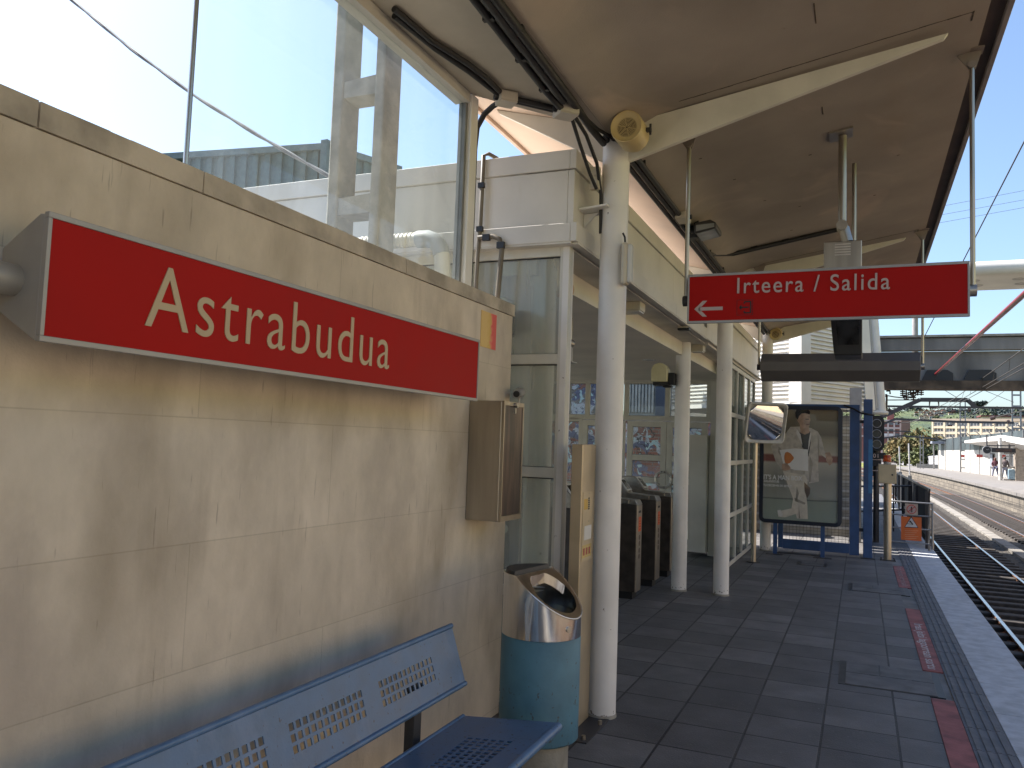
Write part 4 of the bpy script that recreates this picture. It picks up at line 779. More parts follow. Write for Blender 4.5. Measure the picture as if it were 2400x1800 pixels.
# domed security housings on the inner columns
def dome(c, label, s=1.):
    t = thing('alarm_housing', label, 'alarm housing', c, 'domed cream housings on the inner columns')
    x, y, z = c; g = MB(); n_ = 20; vs = []
    prof = [(-.085, 0), (-.092, .005), (-.092, .13)] + [(-.09*math.cos(a), .13+.085*math.sin(a)) for a in [math.pi*i/12 for i in range(1, 12)]] + [(.092, .13), (.092, .005), (.085, 0)]
    g.ext([(x+p[0]*s, y-.09*s, z+p[1]*s) for p in prof], (0, .17*s, 0)); obj('dome', g, DOMEC, t, smooth=35, bevel=.012)
    g = MB(); g.box(x-.075*s, x+.10*s, y-.07*s, y+.09*s, z-.04*s, z-.001); g.box(x+.097*s, x+.165*s, y-.05*s, y+.10*s, z-.025*s, z+.105*s); g.box(x+.03*s, x+.13*s, y-.03*s, y+.05*s, z-.06*s, z-.041*s); obj('bracket', g, BLACK, t, bevel=.004)
dome((-2.10, 9.06, 2.335), 'cream domed housing with black bracket on the column beside the turnstiles')
dome((-2.13, 4.70, 2.33), 'cream domed housing seen behind the hall glazing near the wall end', .92)
# little wall horn seen in the gap beside the front glazing
t = thing('ball_speaker', 'round orange-cream fitting on a stalk in the hall behind the front glazing post', 'fitting', (-1.72, 5.2, 2.55))
g = MB(); g.lathe([(0, -.07)]+[(.07*math.cos(a), .07*math.sin(a)) for a in [-1.2, -.8, -.4, 0, .4, .8, 1.2]]+[(0, .07)], (-1.895, 5.2, 2.665)); obj('ball', g, mat('orange_cream', (.60, .36, .16), .4), t, smooth=60)
g = MB(); g.cyl((-1.895, 5.2, 2.72), (-1.895, 5.2, 2.80), .012); obj('stalk', g, GREYM, t)
t = thing('ticket_reader_arm', 'steel pole with small grey box hung from the hall ceiling behind the glazing post', 'hanging unit', (-2.15, 6.6, 2.5))
g = MB(); g.cyl((-2.235, 6.3, 2.65), (-2.235, 6.3, 2.45), .02); g.cyl((-2.24, 6.25, 2.44), (-2.24, 6.35, 2.44), .036); obj('pole', g, STEELR, t, smooth=50)
g = MB(); g.box(-2.31, -2.225, 6.24, 6.36, 2.28, 2.42); g.box(-2.31, -2.19, 6.24, 6.36, 2.272, 2.2795); obj('box', g, GREYM, t)
# ------------------------------------------------------------------ turnstiles
TSD = mat('turnstile_dark_side', (.085, .072, .064), .40, .45, var=.15, scale=10)
TSE = mat('turnstile_end_steel', (.42, .38, .33), .32, .9, var=.1, scale=20)
def turnstile(x, y, label):
    t = thing('turnstile', label, 'turnstile', (x, y, 0), 'ticket turnstiles in the hall'); L = 1.25; wd = .105
    g = MB(); g.box(x-L+.04, x-.04, y-wd+.02, y+wd-.02, 0, .075); obj('plinth', g, BLACK, t)
    g = MB(); g.ext([(x-L, y-wd, .076), (x-.012, y-wd, .076), (x-.012, y-wd, .985), (x-L, y-wd, .985)], (0, 2*wd, 0)); obj('body', g, TSD, t, bevel=.006)
    g = MB(); g.box(x-.0115, x, y-wd+.004, y+wd-.004, .076, .975); en = obj('end_panel', g, TSE, t, bevel=.004)
    g = MB(); g.ext([(x-.09, y-wd+.002, 1.035), (x-.025, y-wd+.002, 1.03), (x+.001, y-wd+.002, .978), (x-.09, y-wd+.002, .9855)], (0, 2*wd-.004, 0)); obj('end_cap', g, TSE, t, bevel=.004)
    g = MB(); g.ext([(x-L, y-wd-.004, .987), (x-.092, y-wd-.004, .987), (x-.092, y-wd-.004, 1.032), (x-.33, y-wd-.004, 1.05), (x-.35, y-wd-.004, 1.06), (x-.47, y-wd-.004, 1.21), (x-.62, y-wd-.004, 1.215), (x-L, y-wd-.004, 1.06)], (0, 2*wd+.008, 0)); tp = obj('reader_head', g, TSE, t, bevel=.005)
    a, c = Vector((x-.352, 0, 1.068)), Vector((x-.466, 0, 1.212)); d = (c-a); nn = Vector((d.z, 0, -d.x)).normalized()
    if nn.x < 0: nn = -nn
    g = MB(); g.obox((a+c)/2+Vector((0, y, 0))+nn*.004, d*.47, (0, wd*.92, 0), nn*.006); bz = obj('display_bezel', g, mat('light_bezel', (.66, .64, .60), .35, .2) if 'light_bezel' not in bpy.data.materials else bpy.data.materials['light_bezel'], t)
    g = MB(); g.obox((a+c)/2+Vector((0, y, 0))+nn*.0115, d*.36, (0, wd*.68, 0), nn*.0015); obj('display', g, SCR, bz)
    g = MB(); g.box(x-.0005, x+.0025, y-.05, y+.05, .895, .918); obj('ticket_slot', g, BLACK, en)
    g = MB(); g.box(x-.0005, x+.002, y-.042, y+.058, .70, .852); stk = obj('orange_sticker', g, STICKO, en)
    g = MB(); [g.box(x+.0018, x+.0028, y-.03, y+.045, .72+k*.028, .726+k*.028) for k in range(4)]; obj('print', g, mat('dark_red_print', (.35, .05, .02), .5) if 'dark_red_print' not in bpy.data.materials else bpy.data.materials['dark_red_print'], stk)
    g = MB(); [g.cyl((x-.0005, y+.005, z), (x+.002, y+.005, z), .028, n=12) for z in (.635, .575, .50, .44)]; obj('pictogram', g, mat('pictogram_dark', (.16, .12, .10), .5) if 'pictogram_dark' not in bpy.data.materials else bpy.data.materials['pictogram_dark'], en)
    g = MB(); g.box(x-.34, x-.30, y-wd-.005, y-wd+.001, .68, .735); obj('lock_plate', g, BLACK, t)
    g = MB(); g.box(x-.318, x-.314, y-wd-.002, y-wd+.001, .2, .62); obj('seam', g, TSE, t)
    g = MB(); hub = Vector((x-.62, y+wd, .86)); g.cyl(hub-Vector((0, .01, 0)), hub+Vector((0, .05, 0)), .05)
    for k in range(3): g.tube([hub+Vector((0, .04, 0)), hub+Vector((.3*math.cos(2.1*k+.4), .36, .3*math.sin(2.1*k+.4)-.05))], .016, 8)
    obj('tripod_arm', g, STEELR, t, smooth=50)
    return t
turnstile(-2.15, 7.42, 'turnstile half hidden by the slim post, nearest to the hall front')
turnstile(-2.15, 8.45, 'turnstile just right of the nearest column, largest orange sticker in view')
turnstile(-2.15, 9.33, 'middle turnstile of the three visible between the columns')
turnstile(-2.15, 10.12, 'farthest turnstile, partly covered by the inner white column')
# ticket machine behind the wall end
t = thing('ticket_machine', 'dark grey ticket machine with round white button low behind the wall end', 'ticket machine', (-2.6, 5.6, 0))
g = MB(); g.box(-2.9, -2.28, 5.45, 6.1, .05, 1.52); obj('body', g, mat('machine_grey', (.085, .09, .095), .4, .2, var=.1), t, bevel=.008)
g = MB(); g.box(-2.88, -2.30, 5.44, 5.449, .86, .868); obj('seam', g, BLACK, t)
g = MB(); g.cyl((-2.40, 5.452, .96), (-2.40, 5.435, .96), .035); obj('button', g, mat('white_button', (.66, .64, .60), .4), t, smooth=40)
# ================================================================== PLATFORM END: mirror, poster, gate, tower
t = thing('traffic_mirror', 'square convex traffic mirror on a slim steel pole beside the glazed partition', 'mirror', (-1.40, 12.09, 0))
g = MB(); g.cyl((-1.405, 12.09, 0), (-1.40, 12.09, 1.95), .034, n=20); g.box(-1.43, -1.19, 12.03, 12.08, 1.93, 2.0); obj('pole', g, STEELR, t, smooth=50)
g = MB(); g.cyl((-1.405, 12.09, 0), (-1.405, 12.09, .012), .09); obj('base_flange', g, DARKM, t)
# tilted rounded square frame
mc = Vector((-1.255, 12.0, 1.995)); mn = Vector((.46, -.84, -.26)).normalized(); mu = Vector((0, .0, 1)); mu = (mu-mn*mu.dot(mn)).normalized(); mr_ = mu.cross(mn).normalized()
def rsq(h, r, n=8, hv=None):
    hv = hv or h; out = []
    for (sx_, sy_, a0) in ((1, 1, 0), (-1, 1, 90), (-1, -1, 180), (1, -1, 270)):
        for i in range(n+1): a = R(a0+90*i/n); out.append((sx_*(h-r)+r*math.cos(a), sy_*(hv-r)+r*math.sin(a)))
    return out
def onm(p, dpt=0): return mc+mr_*p[0]+mu*p[1]+mn*dpt
H_ = .295
o_, i_ = rsq(H_, .06), rsq(H_-.045, .075); k = len(o_)
g = MB(); g.add([onm(p, -.03) for p in o_]+[onm(p, .028) for p in o_]+[onm(p, .034) for p in rsq(H_-.012, .055)]+[onm(p, .0) for p in i_], [(r_*k+i, r_*k+(i+1) % k, (r_+1)*k+(i+1) % k, (r_+1)*k+i) for r_ in range(3) for i in range(k)]+[tuple(range(k))[::-1]]); obj('frame', g, mat('mirror_frame_grey', (.62, .60, .56), .4), t, smooth=40)
g = MB(); N = 28; hh = H_-.045; vs = []
for i in range(N+1):
    for j in range(N+1):
        x, y = -hh+2*hh*i/N, -hh+2*hh*j/N; q = math.hypot(x, y); lim = hh+.04
        if q > lim: x, y = x*lim/q, y*lim/q; q = lim
        vs.append(onm((x, y), .036*(1-(q/lim)**2)+.001))
g.add(vs, [(i*(N+1)+j, i*(N+1)+j+1, (i+1)*(N+1)+j+1, (i+1)*(N+1)+j) for i in range(N) for j in range(N)])
obj('mirror_face', g, mat('convex_mirror', (.86, .86, .84), .03, 1, var=.02), t, smooth=180)
# advertising panel
PY = 13.2
t = thing('advertising_panel', 'framed advertising poster of a man carrying a white box, on blue legs', 'poster panel', (-.86, PY, 0))
px0, px1, pz0, pz1 = -1.462, -.262, .485, 2.31
pc = ((px0+px1)/2, (pz0+pz1)/2)
g = MB(); hw, hv = (px1-px0)/2, (pz1-pz0)/2
oo = [(pc[0]+x, PY, pc[1]+z) for x, z in rsq(hw, .09, 8, hv)]; ii = [(pc[0]+x, PY-.004, pc[1]+z) for x, z in rsq(hw-.058, .035, 8, hv-.058)]; ib = [(p[0], PY+.03, p[2]) for p in ii]; ob_ = [(p[0], PY+.14, p[2]) for p in oo]; k = len(oo)
g.add(ob_+oo+ii+ib, [(r_*k+i, r_*k+(i+1) % k, (r_+1)*k+(i+1) % k, (r_+1)*k+i) for r_ in range(3) for i in range(k)]+[tuple(range(k))]); obj('frame', g, mat('dark_navy_frame', (.012, .018, .035), .35), t, smooth=40)
PB = bpy.data.materials.new('poster_background'); PB.use_nodes = True; n, l, b = nodes(PB); tc = n.new('ShaderNodeTexCoord'); sx = n.new('ShaderNodeSeparateXYZ'); l.new(tc.outputs['Generated'], sx.inputs[0])
no = n.new('ShaderNodeTexNoise'); no.inputs['Scale'].default_value = 3; mpn = n.new('ShaderNodeMapping'); mpn.inputs['Scale'].default_value = (.3, 1, 3); l.new(tc.outputs['Generated'], mpn.inputs[0]); l.new(mpn.outputs[0], no.inputs[0])
ma = n.new('ShaderNodeMath'); ma.operation = 'MULTIPLY_ADD'; ma.inputs[1].default_value = .05; l.new(no.outputs['Fac'], ma.inputs[0]); l.new(sx.outputs['Z'], ma.inputs[2])
cr = n.new('ShaderNodeValToRGB'); cr.color_ramp.interpolation = 'LINEAR'; e = cr.color_ramp.elements
e[0].position = 0; e[0].color = (.31, .37, .31, 1); e[1].position = 1; e[1].color = (.24, .20, .13, 1)
for p, c in ((.205, (.23, .26, .225)), (.212, (.07, .08, .08)), (.225, (.25, .26, .23)), (.40, (.20, .20, .175)), (.54, (.34, .32, .28)), (.56, (.17, .045, .04)), (.605, (.15, .05, .04)), (.625, (.40, .36, .29)), (.76, (.24, .21, .15)), (.80, (.10, .085, .06))):
    q = e.new(p); q.color = (c[0]*1.25, c[1]*1.25, c[2]*1.2, 1)
l.new(ma.outputs[0], cr.inputs[0]); l.new(cr.outputs[0], b.inputs['Base Color']); b.inputs['Roughness'].default_value = .6
g = MB(); g.box(px0+.055, px1-.055, PY+.018, PY+.022, pz0+.055, pz1-.055); po = obj('poster', g, PB, t)
def pp(x, y): return (px0+(x-285)/725*1.2, PY, pz1-(y-200)/1030*1.825)      # poster picture point from the crop
def shape(name, pts, m, lay, parent=po):
    g = MB(); P_ = [pp(*q) for q in pts]; g.ext([(p[0], PY+.0175-.0022*lay, p[2]) for p in P_], (0, .0016, 0)); return obj(name, g, m, parent)
COAT = mat('poster_coat', (.58, .53, .455), .6, var=.12, scale=14); TROU = mat('poster_trousers', (.74, .68, .57), .6, var=.12, scale=9, col2=(.60, .55, .46))
SKIN = mat('poster_skin', (.52, .34, .24), .6, var=.16, scale=18); HAIR = mat('poster_hair', (.025, .02, .016), .6); SHIRT = mat('poster_dark_shirt', (.05, .05, .055), .6); PALE = mat('poster_pale', (.72, .70, .66), .6, var=.05); BOXP = mat('poster_box', (.80, .78, .75), .6, var=.03)
man = shape('poster_trousers', [(490, 760), (720, 760), (715, 860), (700, 950), (715, 1060), (720, 1178), (625, 1178), (615, 1140), (520, 1175), (460, 1175), (452, 1130), (480, 1120), (575, 1095), (590, 1010), (545, 900)], TROU, 1)
shape('poster_coat', [(560, 385), (640, 380), (740, 390), (800, 420), (830, 470), (860, 590), (905, 620), (885, 660), (830, 615), (810, 560), (805, 700), (812, 850), (730, 870), (690, 800), (600, 790), (480, 770), (470, 740), (430, 690), (385, 560), (440, 500), (520, 440)], COAT, 2)
FOLD = mat('poster_fold_shade', (.37, .34, .285), .6, var=.1)
for q_ in ([(660, 560), (680, 620), (690, 790), (676, 790), (668, 640)], [(800, 440), (815, 500), (808, 690), (800, 560)], [(455, 560), (500, 600), (470, 640), (450, 610)], [(730, 620), (760, 700), (740, 860), (726, 860)]): shape('poster_fold', q_, FOLD, 3)
for q_ in ([(620, 900), (640, 960), (625, 1030), (612, 1010)], [(600, 1000), (700, 1040), (690, 1055), (605, 1030)], [(640, 1060), (655, 1175), (640, 1175)]): shape('poster_fold', q_, FOLD, 2)
shape('poster_shirt', [(640, 430), (735, 420), (740, 520), (722, 640), (665, 560)], SHIRT, 3)
shape('poster_lapel', [(615, 400), (650, 450), (668, 545), (655, 520), (612, 440)], PALE, 4); shape('poster_lapel', [(735, 430), (745, 440), (730, 540), (716, 600), (722, 500)], PALE, 4)
shape('poster_neck', [(640, 350), (720, 380), (730, 430), (690, 450), (650, 435)], SKIN, 4)
shape('poster_face', [(618, 275), (640, 255), (700, 258), (730, 275), (735, 325), (728, 345), (728, 370), (712, 388), (680, 385), (645, 360), (620, 330)], SKIN, 5)
shape('poster_hair', [(605, 300), (600, 260), (612, 232), (660, 222), (715, 228), (732, 250), (728, 272), (690, 262), (655, 266), (635, 290), (625, 320)], HAIR, 6)
shape('poster_eye', [(690, 312), (722, 310), (722, 317), (692, 318)], HAIR, 6); shape('poster_mouth', [(698, 358), (726, 356), (726, 363), (700, 364)], mat('poster_lip', (.22, .09, .07), .6), 6)
shape('poster_box', [(465, 590), (605, 572), (715, 578), (720, 765), (600, 760), (505, 735)], BOXP, 5)
shape('poster_blob', [(508, 640), (515, 612), (535, 604), (565, 618), (592, 650), (590, 665), (560, 700), (530, 712), (515, 700), (508, 670)], mat('poster_orange', (.62, .20, .04), .6), 6)
shape('poster_hand', [(488, 712), (530, 702), (565, 740), (560, 758), (520, 770), (490, 765)], SKIN, 6); shape('poster_hand', [(865, 600), (905, 596), (930, 650), (925, 690), (905, 710), (875, 670)], SKIN, 3)
shape('poster_shoe', [(450, 1120), (478, 1112), (500, 1150), (490, 1172), (462, 1168)], PALE, 2); shape('poster_leg_shadow', [(685, 860), (740, 910), (735, 960), (712, 1000), (690, 940)], mat('poster_dark_skin', (.16, .11, .08), .6), 2)
TXM = mat('poster_lettering', (.80, .79, .76), .6, var=.02)
def ptext(body, x, y, h, xs=1.): p = pp(x, y); text('poster_lettering', body, (p[0], PY+.0015, p[2]), (1, 0, 0), (0, 0, 1), h, TXM, po, xs=xs, bold=.03, depth=.0005)
ptext("IT'S A MAN BOX", 322, 850, .098, .80); ptext('ZALANDO.ES', 325, 876, .045, .85); ptext('TU DECISIÓN DE ESTILO', 322, 912, .045, .86)
g = MB(); g.box(px0+.054, px1-.054, PY+.0, PY+.001, pz0+.054, pz1-.054); obj('glass', g, glass('poster_glass', (.97, .97, .97), .6), t)
g = MB(); g.box(-1.25, -1.19, PY+.05, PY+.09, 0, .484); obj('leg', g, BLUEG, t); g = MB(); g.box(-.56, -.50, PY+.05, PY+.09, 0, .484); obj('leg', g, BLUEG, t)
g = MB(); g.box(-1.35, -1.1, PY+.0, PY+.14, 0, .012); g.box(-.66, -.40, PY, PY+.14, 0, .012); g.bar((-1.19, PY+.07, .03), (-.56, PY+.07, .03), .02, .02); obj('foot', g, DARKM, t)
# blue mesh gate
GY = 13.75
t = thing('mesh_gate', 'blue steel gate with square wire mesh behind the advertising panel', 'gate', (-.6, GY, 0))
g = MB(); gx0, gx1 = -1.22, -.02
g.box(gx0, gx0+.075, GY-.03, GY+.03, .06, 2.37); g.box(gx1-.14, gx1, GY-.03, GY+.03, .03, 2.37); g.box(gx0+.076, gx1-.141, GY-.03, GY+.03, 2.31, 2.37); g.box(gx0+.076, gx1-.141, GY-.03, GY+.03, .05, .20); obj('frame', g, BLUEG, t, bevel=.004)
g = MB(); x = gx0+.12
while x < gx1-.15: g.box(x, x+.004, GY-.004, GY, .2, 2.31); x += .052
z = .25
while z < 2.3: g.box(gx0+.075, gx1-.14, GY, GY+.004, z, z+.004); z += .052
obj('wire_mesh', g, DARKM, t)
g = MB()
for z in (.4, 2.08): g.box(gx1, gx1+.055, GY-.02, GY+.02, z, z+.05)
obj('hinge', g, DARKM, t)
t = thing('gate_post', 'thick blue square gate post with lighter blue stripe, right of the mesh gate', 'post', (.10, 13.72, 0))
g = MB(); g.box(.035, .165, 13.66, 13.79, 0, 2.455); obj('shaft', g, BLUEG, t, bevel=.006)
g = MB(); g.box(.105, .1665, 13.657, 13.66, 1.0, 1.83); obj('stripe', g, mat('light_blue_patch', (.05, .19, .42), .45), t)
g = MB(); g.box(.0, .2, 13.62, 13.82, 0, .015); obj('base_plate', g, DARKM, t)
g = MB(); g.tube([(-.25, 13.7, 2.36), (-.1, 13.68, 2.30), (.0, 13.65, 2.235), (.1, 13.64, 2.22), (.18, 13.67, 2.21), (.17, 13.8, 2.2)], .014); obj('cable', g, BLACK, t)
# beacon post
t = thing('beacon_post', 'beige control box with orange beacon on a steel post by the platform edge', 'beacon post', (.375, 13.69, 0))
g = MB(); g.cyl((.378, 13.69, 0), (.378, 13.69, 1.165), .055, n=24); obj('post', g, STEELR, t, smooth=50)
g = MB(); g.box(.27, .49, 13.60, 13.78, 0, .014); [g.cyl((x, y, 0), (x, y, .03), .012, n=8) for x in (.29, .47) for y in (13.62, 13.76)]; obj('base_plate', g, DARKM, t)
g = MB(); g.box(.245, .495, 13.60, 13.76, 1.166, 1.46); cb_ = obj('cabinet', g, mat('beige_cabinet', (.55, .45, .29), .4, .2, var=.06), t, bevel=.008)
g = MB(); g.cyl((.44, 13.6, 1.30), (.44, 13.592, 1.30), .014); obj('lock', g, DARKM, cb_)
g = MB(); g.cyl((.372, 13.68, 1.461), (.372, 13.68, 1.495), .055); bl_ = obj('lamp_base', g, GREYM, t, smooth=40)
BM = mat('orange_beacon_lens', (.78, .12, .02), .18, var=.15, scale=30); nodes(BM)[2].inputs['Transmission Weight'].default_value = .35
g = MB(); g.lathe([(0, 1.496), (.052, 1.496), (.056, 1.51), (.054, 1.585), (.045, 1.60), (0, 1.602)], (.372, 13.68, 0)); obj('lamp_lens', g, BM, bl_, smooth=50)
# railway signal
t = thing('railway_signal', 'black three lens railway signal with S01 number plate behind the gate post', 'signal', (.26, 16.2, 0))
g = MB(); g.ext([(.27+x, 16.2, 1.99+z) for x, z in rsq(.12, .11, 8, .33)], (0, .12, 0)); obj('signal_head', g, BLACK, t, smooth=40)
for z in (2.17, 1.98, 1.79):
    g = MB(); rp = [(.265+.075*math.cos(2*math.pi*i/24), 16.195, z+.075*math.sin(2*math.pi*i/24)) for i in range(24)]; g.tube(rp+[rp[0]], .007, 6, cap=False); ln = obj('lens_hood', g, GREYM, t)
    g = MB(); g.cyl((.265, 16.199, z), (.265, 16.19, z), .065); obj('lens', g, mat('dark_lens', (.03, .03, .03), .1) if 'dark_lens' not in bpy.data.materials else bpy.data.materials['dark_lens'], ln)
g = MB(); g.cyl((.26, 16.34, 0), (.26, 16.34, 2.0), .05); g.box(.2, .32, 16.321, 16.36, 1.2, 2.2); obj('post', g, DARKM, t)
g = MB(); g.box(.10, .41, 16.2, 16.22, 1.525, 1.635); np_ = obj('number_plate', g, BLACK, t); text('lettering', 'S01', (.15, 16.198, 1.545), (1, 0, 0), (0, 0, 1), .10, LETW, np_, bold=.015, spacing=1.15)
g = MB(); g.box(.14, .34, 16.2, 16.21, 1.39, 1.50); g2 = obj('marker_plate', g, BLACK, t); g = MB(); g.box(.135, .345, 16.197, 16.1995, 1.502, 1.512); g.box(.335, .345, 16.197, 16.1995, 1.38, 1.501); g.box(.135, .345, 16.197, 16.1995, 1.30, 1.315); obj('plate_edge', g, LETW, t)
# railing with signs
RY = 15.5
t = thing('end_railing', 'galvanised railing closing the platform end beside the track', 'railing', (.78, RY, 0))
GALV = mat('galvanised_tube', (.30, .29, .28), .42, .7, var=.1); g = MB()
g.tube([(.46, RY, .10), (.46, RY, .81), (1.12, RY, .80), (1.12, RY, .03)], .022, 12); obj('frame', g, GALV, t, smooth=40)
g = MB(); [g.cyl((.48, RY, z), (1.10, RY, z-.005), .013, n=10) for z in (.12, .36, .585)]; obj('rail_bar', g, GALV, t, smooth=50)
g = MB(); g.cyl((1.07, RY+.02, 0), (1.07, RY+.02, .8), .02); g.cyl((.46, RY, 0), (.46, RY, .1), .02); obj('post', g, GALV, t, smooth=50)
def sgn(x, y): p = onY(2080+x/13.825, 1160+y/13.825, RY-.03); return p
t = thing('prohibition_sign', 'square no pedestrians sign with red crossed circle at the top of the railing', 'sign', sgn(780, 450))
a, c = sgn(575, 280), sgn(985, 655); g = MB(); g.box(a.x, c.x, RY-.032, RY-.026, c.z, a.z); obj('plate', g, mat('sign_plate_beige', (.50, .42, .34), .5), t)
mcx, mcz, rr = (a.x+c.x)/2, (a.z+c.z)/2, (c.x-a.x)*.38; g = MB(); g.cyl((mcx, RY-.0325, mcz), (mcx, RY-.0345, mcz), rr, n=32); obj('white_disc', g, LETW, t)
g = MB(); g.cyl((mcx, RY-.035, mcz+.035), (mcx, RY-.037, mcz+.035), .012, n=12); g.box(mcx-.014, mcx+.014, RY-.037, RY-.035, mcz-.015, mcz+.022); g.box(mcx-.012, mcx-.002, RY-.037, RY-.035, mcz-.05, mcz-.016); g.box(mcx+.002, mcx+.012, RY-.037, RY-.035, mcz-.05, mcz-.016); obj('walking_figure', g, BLACK, t)
RSIGN = mat('sign_red', (.50, .03, .03), .5); g = MB(); rp = [(mcx+rr*.95*math.cos(2*math.pi*i/32), RY-.037, mcz+rr*.95*math.sin(2*math.pi*i/32)) for i in range(33)]; g.tube(rp, .006, 6, cap=False); g.bar((mcx-rr*.7, RY-.039, mcz-rr*.55), (mcx+rr*.7, RY-.039, mcz+rr*.62), .002, .012, (0, 0, 1)); obj('red_ring', g, RSIGN, t)
t = thing('warning_sign', 'orange warning board with white triangle on the railing', 'sign', sgn(780, 1100))
a, c = sgn(440, 690), sgn(1105, 1500); g = MB(); g.box(a.x, c.x, RY-.032, RY-.026, c.z, a.z); obj('board', g, ORANGE, t)
def flatp(name, pts, m, lay): g = MB(); g.ext([(sgn(*q).x, RY-.0325-.0016*lay, sgn(*q).z) for q in pts], (0, .0012, 0)); return obj(name, g, m, t)
flatp('triangle_border', [(770, 690), (1005, 1070), (545, 1050)], BLACK, 1); flatp('triangle', [(772, 735), (975, 1048), (575, 1028)], mat('sign_white', (.62, .62, .64), .5), 2)
flatp('falling_figure', [(720, 830), (745, 825), (770, 860), (800, 900), (830, 940), (800, 985), (785, 940), (760, 900), (700, 885)], BLACK, 3); flatp('platform_symbol', [(640, 925), (840, 940), (840, 955), (640, 942)], BLACK, 3)
for k in range(5): flatp('printed_line', [(560+20*(k % 2), 1150+k*62), (1000-60*(k % 3), 1156+k*62), (1000-60*(k % 3), 1172+k*62), (560+20*(k % 2), 1166+k*62)], mat('print_pale_orange', (.66, .30, .16), .5) if 'print_pale_orange' not in bpy.data.materials else bpy.data.materials['print_pale_orange'], 1)
# black fence along the ramp
t = thing('black_fence', 'black slatted fence running along the platform edge beyond the railing', 'fence', (1.1, 20, 0))
g = MB(); y = 15.8
while y < 29.8: g.box(1.085, 1.105, y, y+.12, .05, 1.0); y += .14
obj('slat', g, mat('black_fence_paint', (.016, .016, .018), .9), t)
g = MB(); g.box(1.08, 1.11, 15.78, 29.9, 1.001, 1.04); g.box(1.06, 1.084, 15.78, 29.9, .2, .25); obj('rail', g, DARKM, t)
g = MB(); [g.box(1.03, 1.079, yy, yy+.05, 0, 1.0) for yy in (15.8, 18.6, 21.4, 24.2, 27, 29.6)]; obj('post', g, DARKM, t)
t = thing('screen_fence', 'black screen fence with gaps added to stripe the sunlight, edge on behind the beacon post', 'fence', (.19, 15.5, 0))
g = MB(); [g.box(.06, .08, a, c, .02, 2.1) for a, c in ((14.0, 14.62), (14.72, 15.02), (15.12, 15.5), (15.56, 17.2))]; obj('panel', g, mat('black_fence_sheet', (.02, .02, .022), .5), t)  # gaps set so that sun falls in stripes on the platform floor
g = MB(); g.box(.04, .10, 13.95, 17.25, 2.101, 2.14); obj('rail', g, DARKM, t)
g = MB(); [g.box(.081, .084, y, y+.25, .55, .95) for y in (15.7, 16.2)]; obj('white_notice', g, LETW, t)
# gate in the side passage: white-lit railing seen left of the black fence
t = thing('stair_railing', 'dark stair railing behind the gate post, catching the sun', 'railing', (.5, 19.5, 0))
g = MB(); [g.cyl((-.1, 17.6, z), (1.0, 19.5, z), .02, n=8) for z in (.45, .95)]; [g.cyl((-.1+1.1*k/6, 17.6+1.9*k/6, 0), (-.1+1.1*k/6, 17.6+1.9*k/6, .96), .016, n=8) for k in range(7)]; obj('bars', g, DARKM, t)
# ================================================================== STAIR TOWER, FOOTBRIDGE
CLAD = mat('tower_cladding', (.62, .60, .56), .45, .1, var=.05, scale=3); CLADS = mat('tower_strip', (.68, .65, .59), .45, var=.05, scale=3)
T0 = Vector((-1.04, 16.0, 0)); dl, dr = Vector((-.78, .63, 0)).normalized(), Vector((.515, .857, 0)).normalized()
TZ0, TZ1, LL, LR, TAP = 2.56, 6.4, 4.6, 2.40, .055
def tw(a, b_, z, out=0):                 # a along left face, b along right face; the walls lean inwards
    h = (z-TZ0)*TAP; inn = (dl+dr)
    base = T0+dl*a+dr*b_
    q = Vector((base.x, base.y, z))
    ca = h if True else 0
    # lean: left face moves along dr, right face along dl
    fa, fb = (1-2*a/LL), (1-2*b_/LR)
    return q+dr*h*fb+dl*h*fa
t = thing('stair_tower', 'tapering stair tower clad in pale horizontal corrugated sheet at the platform end', 'tower', (-1.5, 18, 0))
g = MB()
c0 = [tw(0, 0, TZ0), tw(LL, 0, TZ0), tw(LL, LR, TZ0), tw(0, LR, TZ0)]; c1 = [tw(0, 0, TZ1), tw(LL, 0, TZ1), tw(LL, LR, TZ1), tw(0, LR, TZ1)]
g.add(c0+c1, [(0, 1, 5, 4), (1, 2, 6, 5), (2, 3, 7, 6), (3, 0, 4, 7), (4, 5, 6, 7), (0, 3, 2, 1)]); obj('core', g, CLAD, t)
nl = Vector((-dl.y, dl.x, 0)); nl = -nl if nl.y > 0 else nl; nr = Vector((dr.y, -dr.x, 0))
g = MB(); z = TZ0+.05
while z < TZ1-.1:
    for (a0, b0, a1, b1, nn) in ((.16, 0, LL, 0, nl), (0, .16, 0, LR-.16, nr)):
        p, q, r_, s = tw(a0, b0, z), tw(a1, b1, z), tw(a1, b1, z+.05), tw(a0, b0, z+.05)
        g.add([p, q, r_, s, p+nn*.045+Vector((0, 0, .012)), q+nn*.045+Vector((0, 0, .012)), r_+nn*.045-Vector((0, 0, .008)), s+nn*.045-Vector((0, 0, .008))], [(0, 1, 5, 4), (4, 5, 6, 7), (2, 3, 7, 6), (0, 4, 7, 3), (1, 2, 6, 5)])
    z += .082
obj('corrugated_sheet', g, CLADS, t)
def cstrip(name, a, b_, wa, wb, m=CLADS):
    g = MB(); zz = [TZ0-.03, TZ1]
    vs = []
    for z in zz:
        p = tw(a, b_, z)+(nl+nr)*.055; l_ = tw(a+wa, b_, z)+nl*.06 if wa > 0 else tw(a+wa, b_, z); r_ = tw(a, b_+wb, z)+nr*.06
        vs += [l_, p, r_, tw(a+abs(wa)+.02, b_+abs(wb)+.02, z)]
    g.add(vs, [(0, 1, 5, 4), (1, 2, 6, 5), (2, 3, 7, 6), (3, 0, 4, 7), (0, 3, 2, 1), (4, 5, 6, 7)]); return obj(name, g, m, t)
cstrip('corner_strip', 0, 0, .24, .24)
g = MB(); vs = []
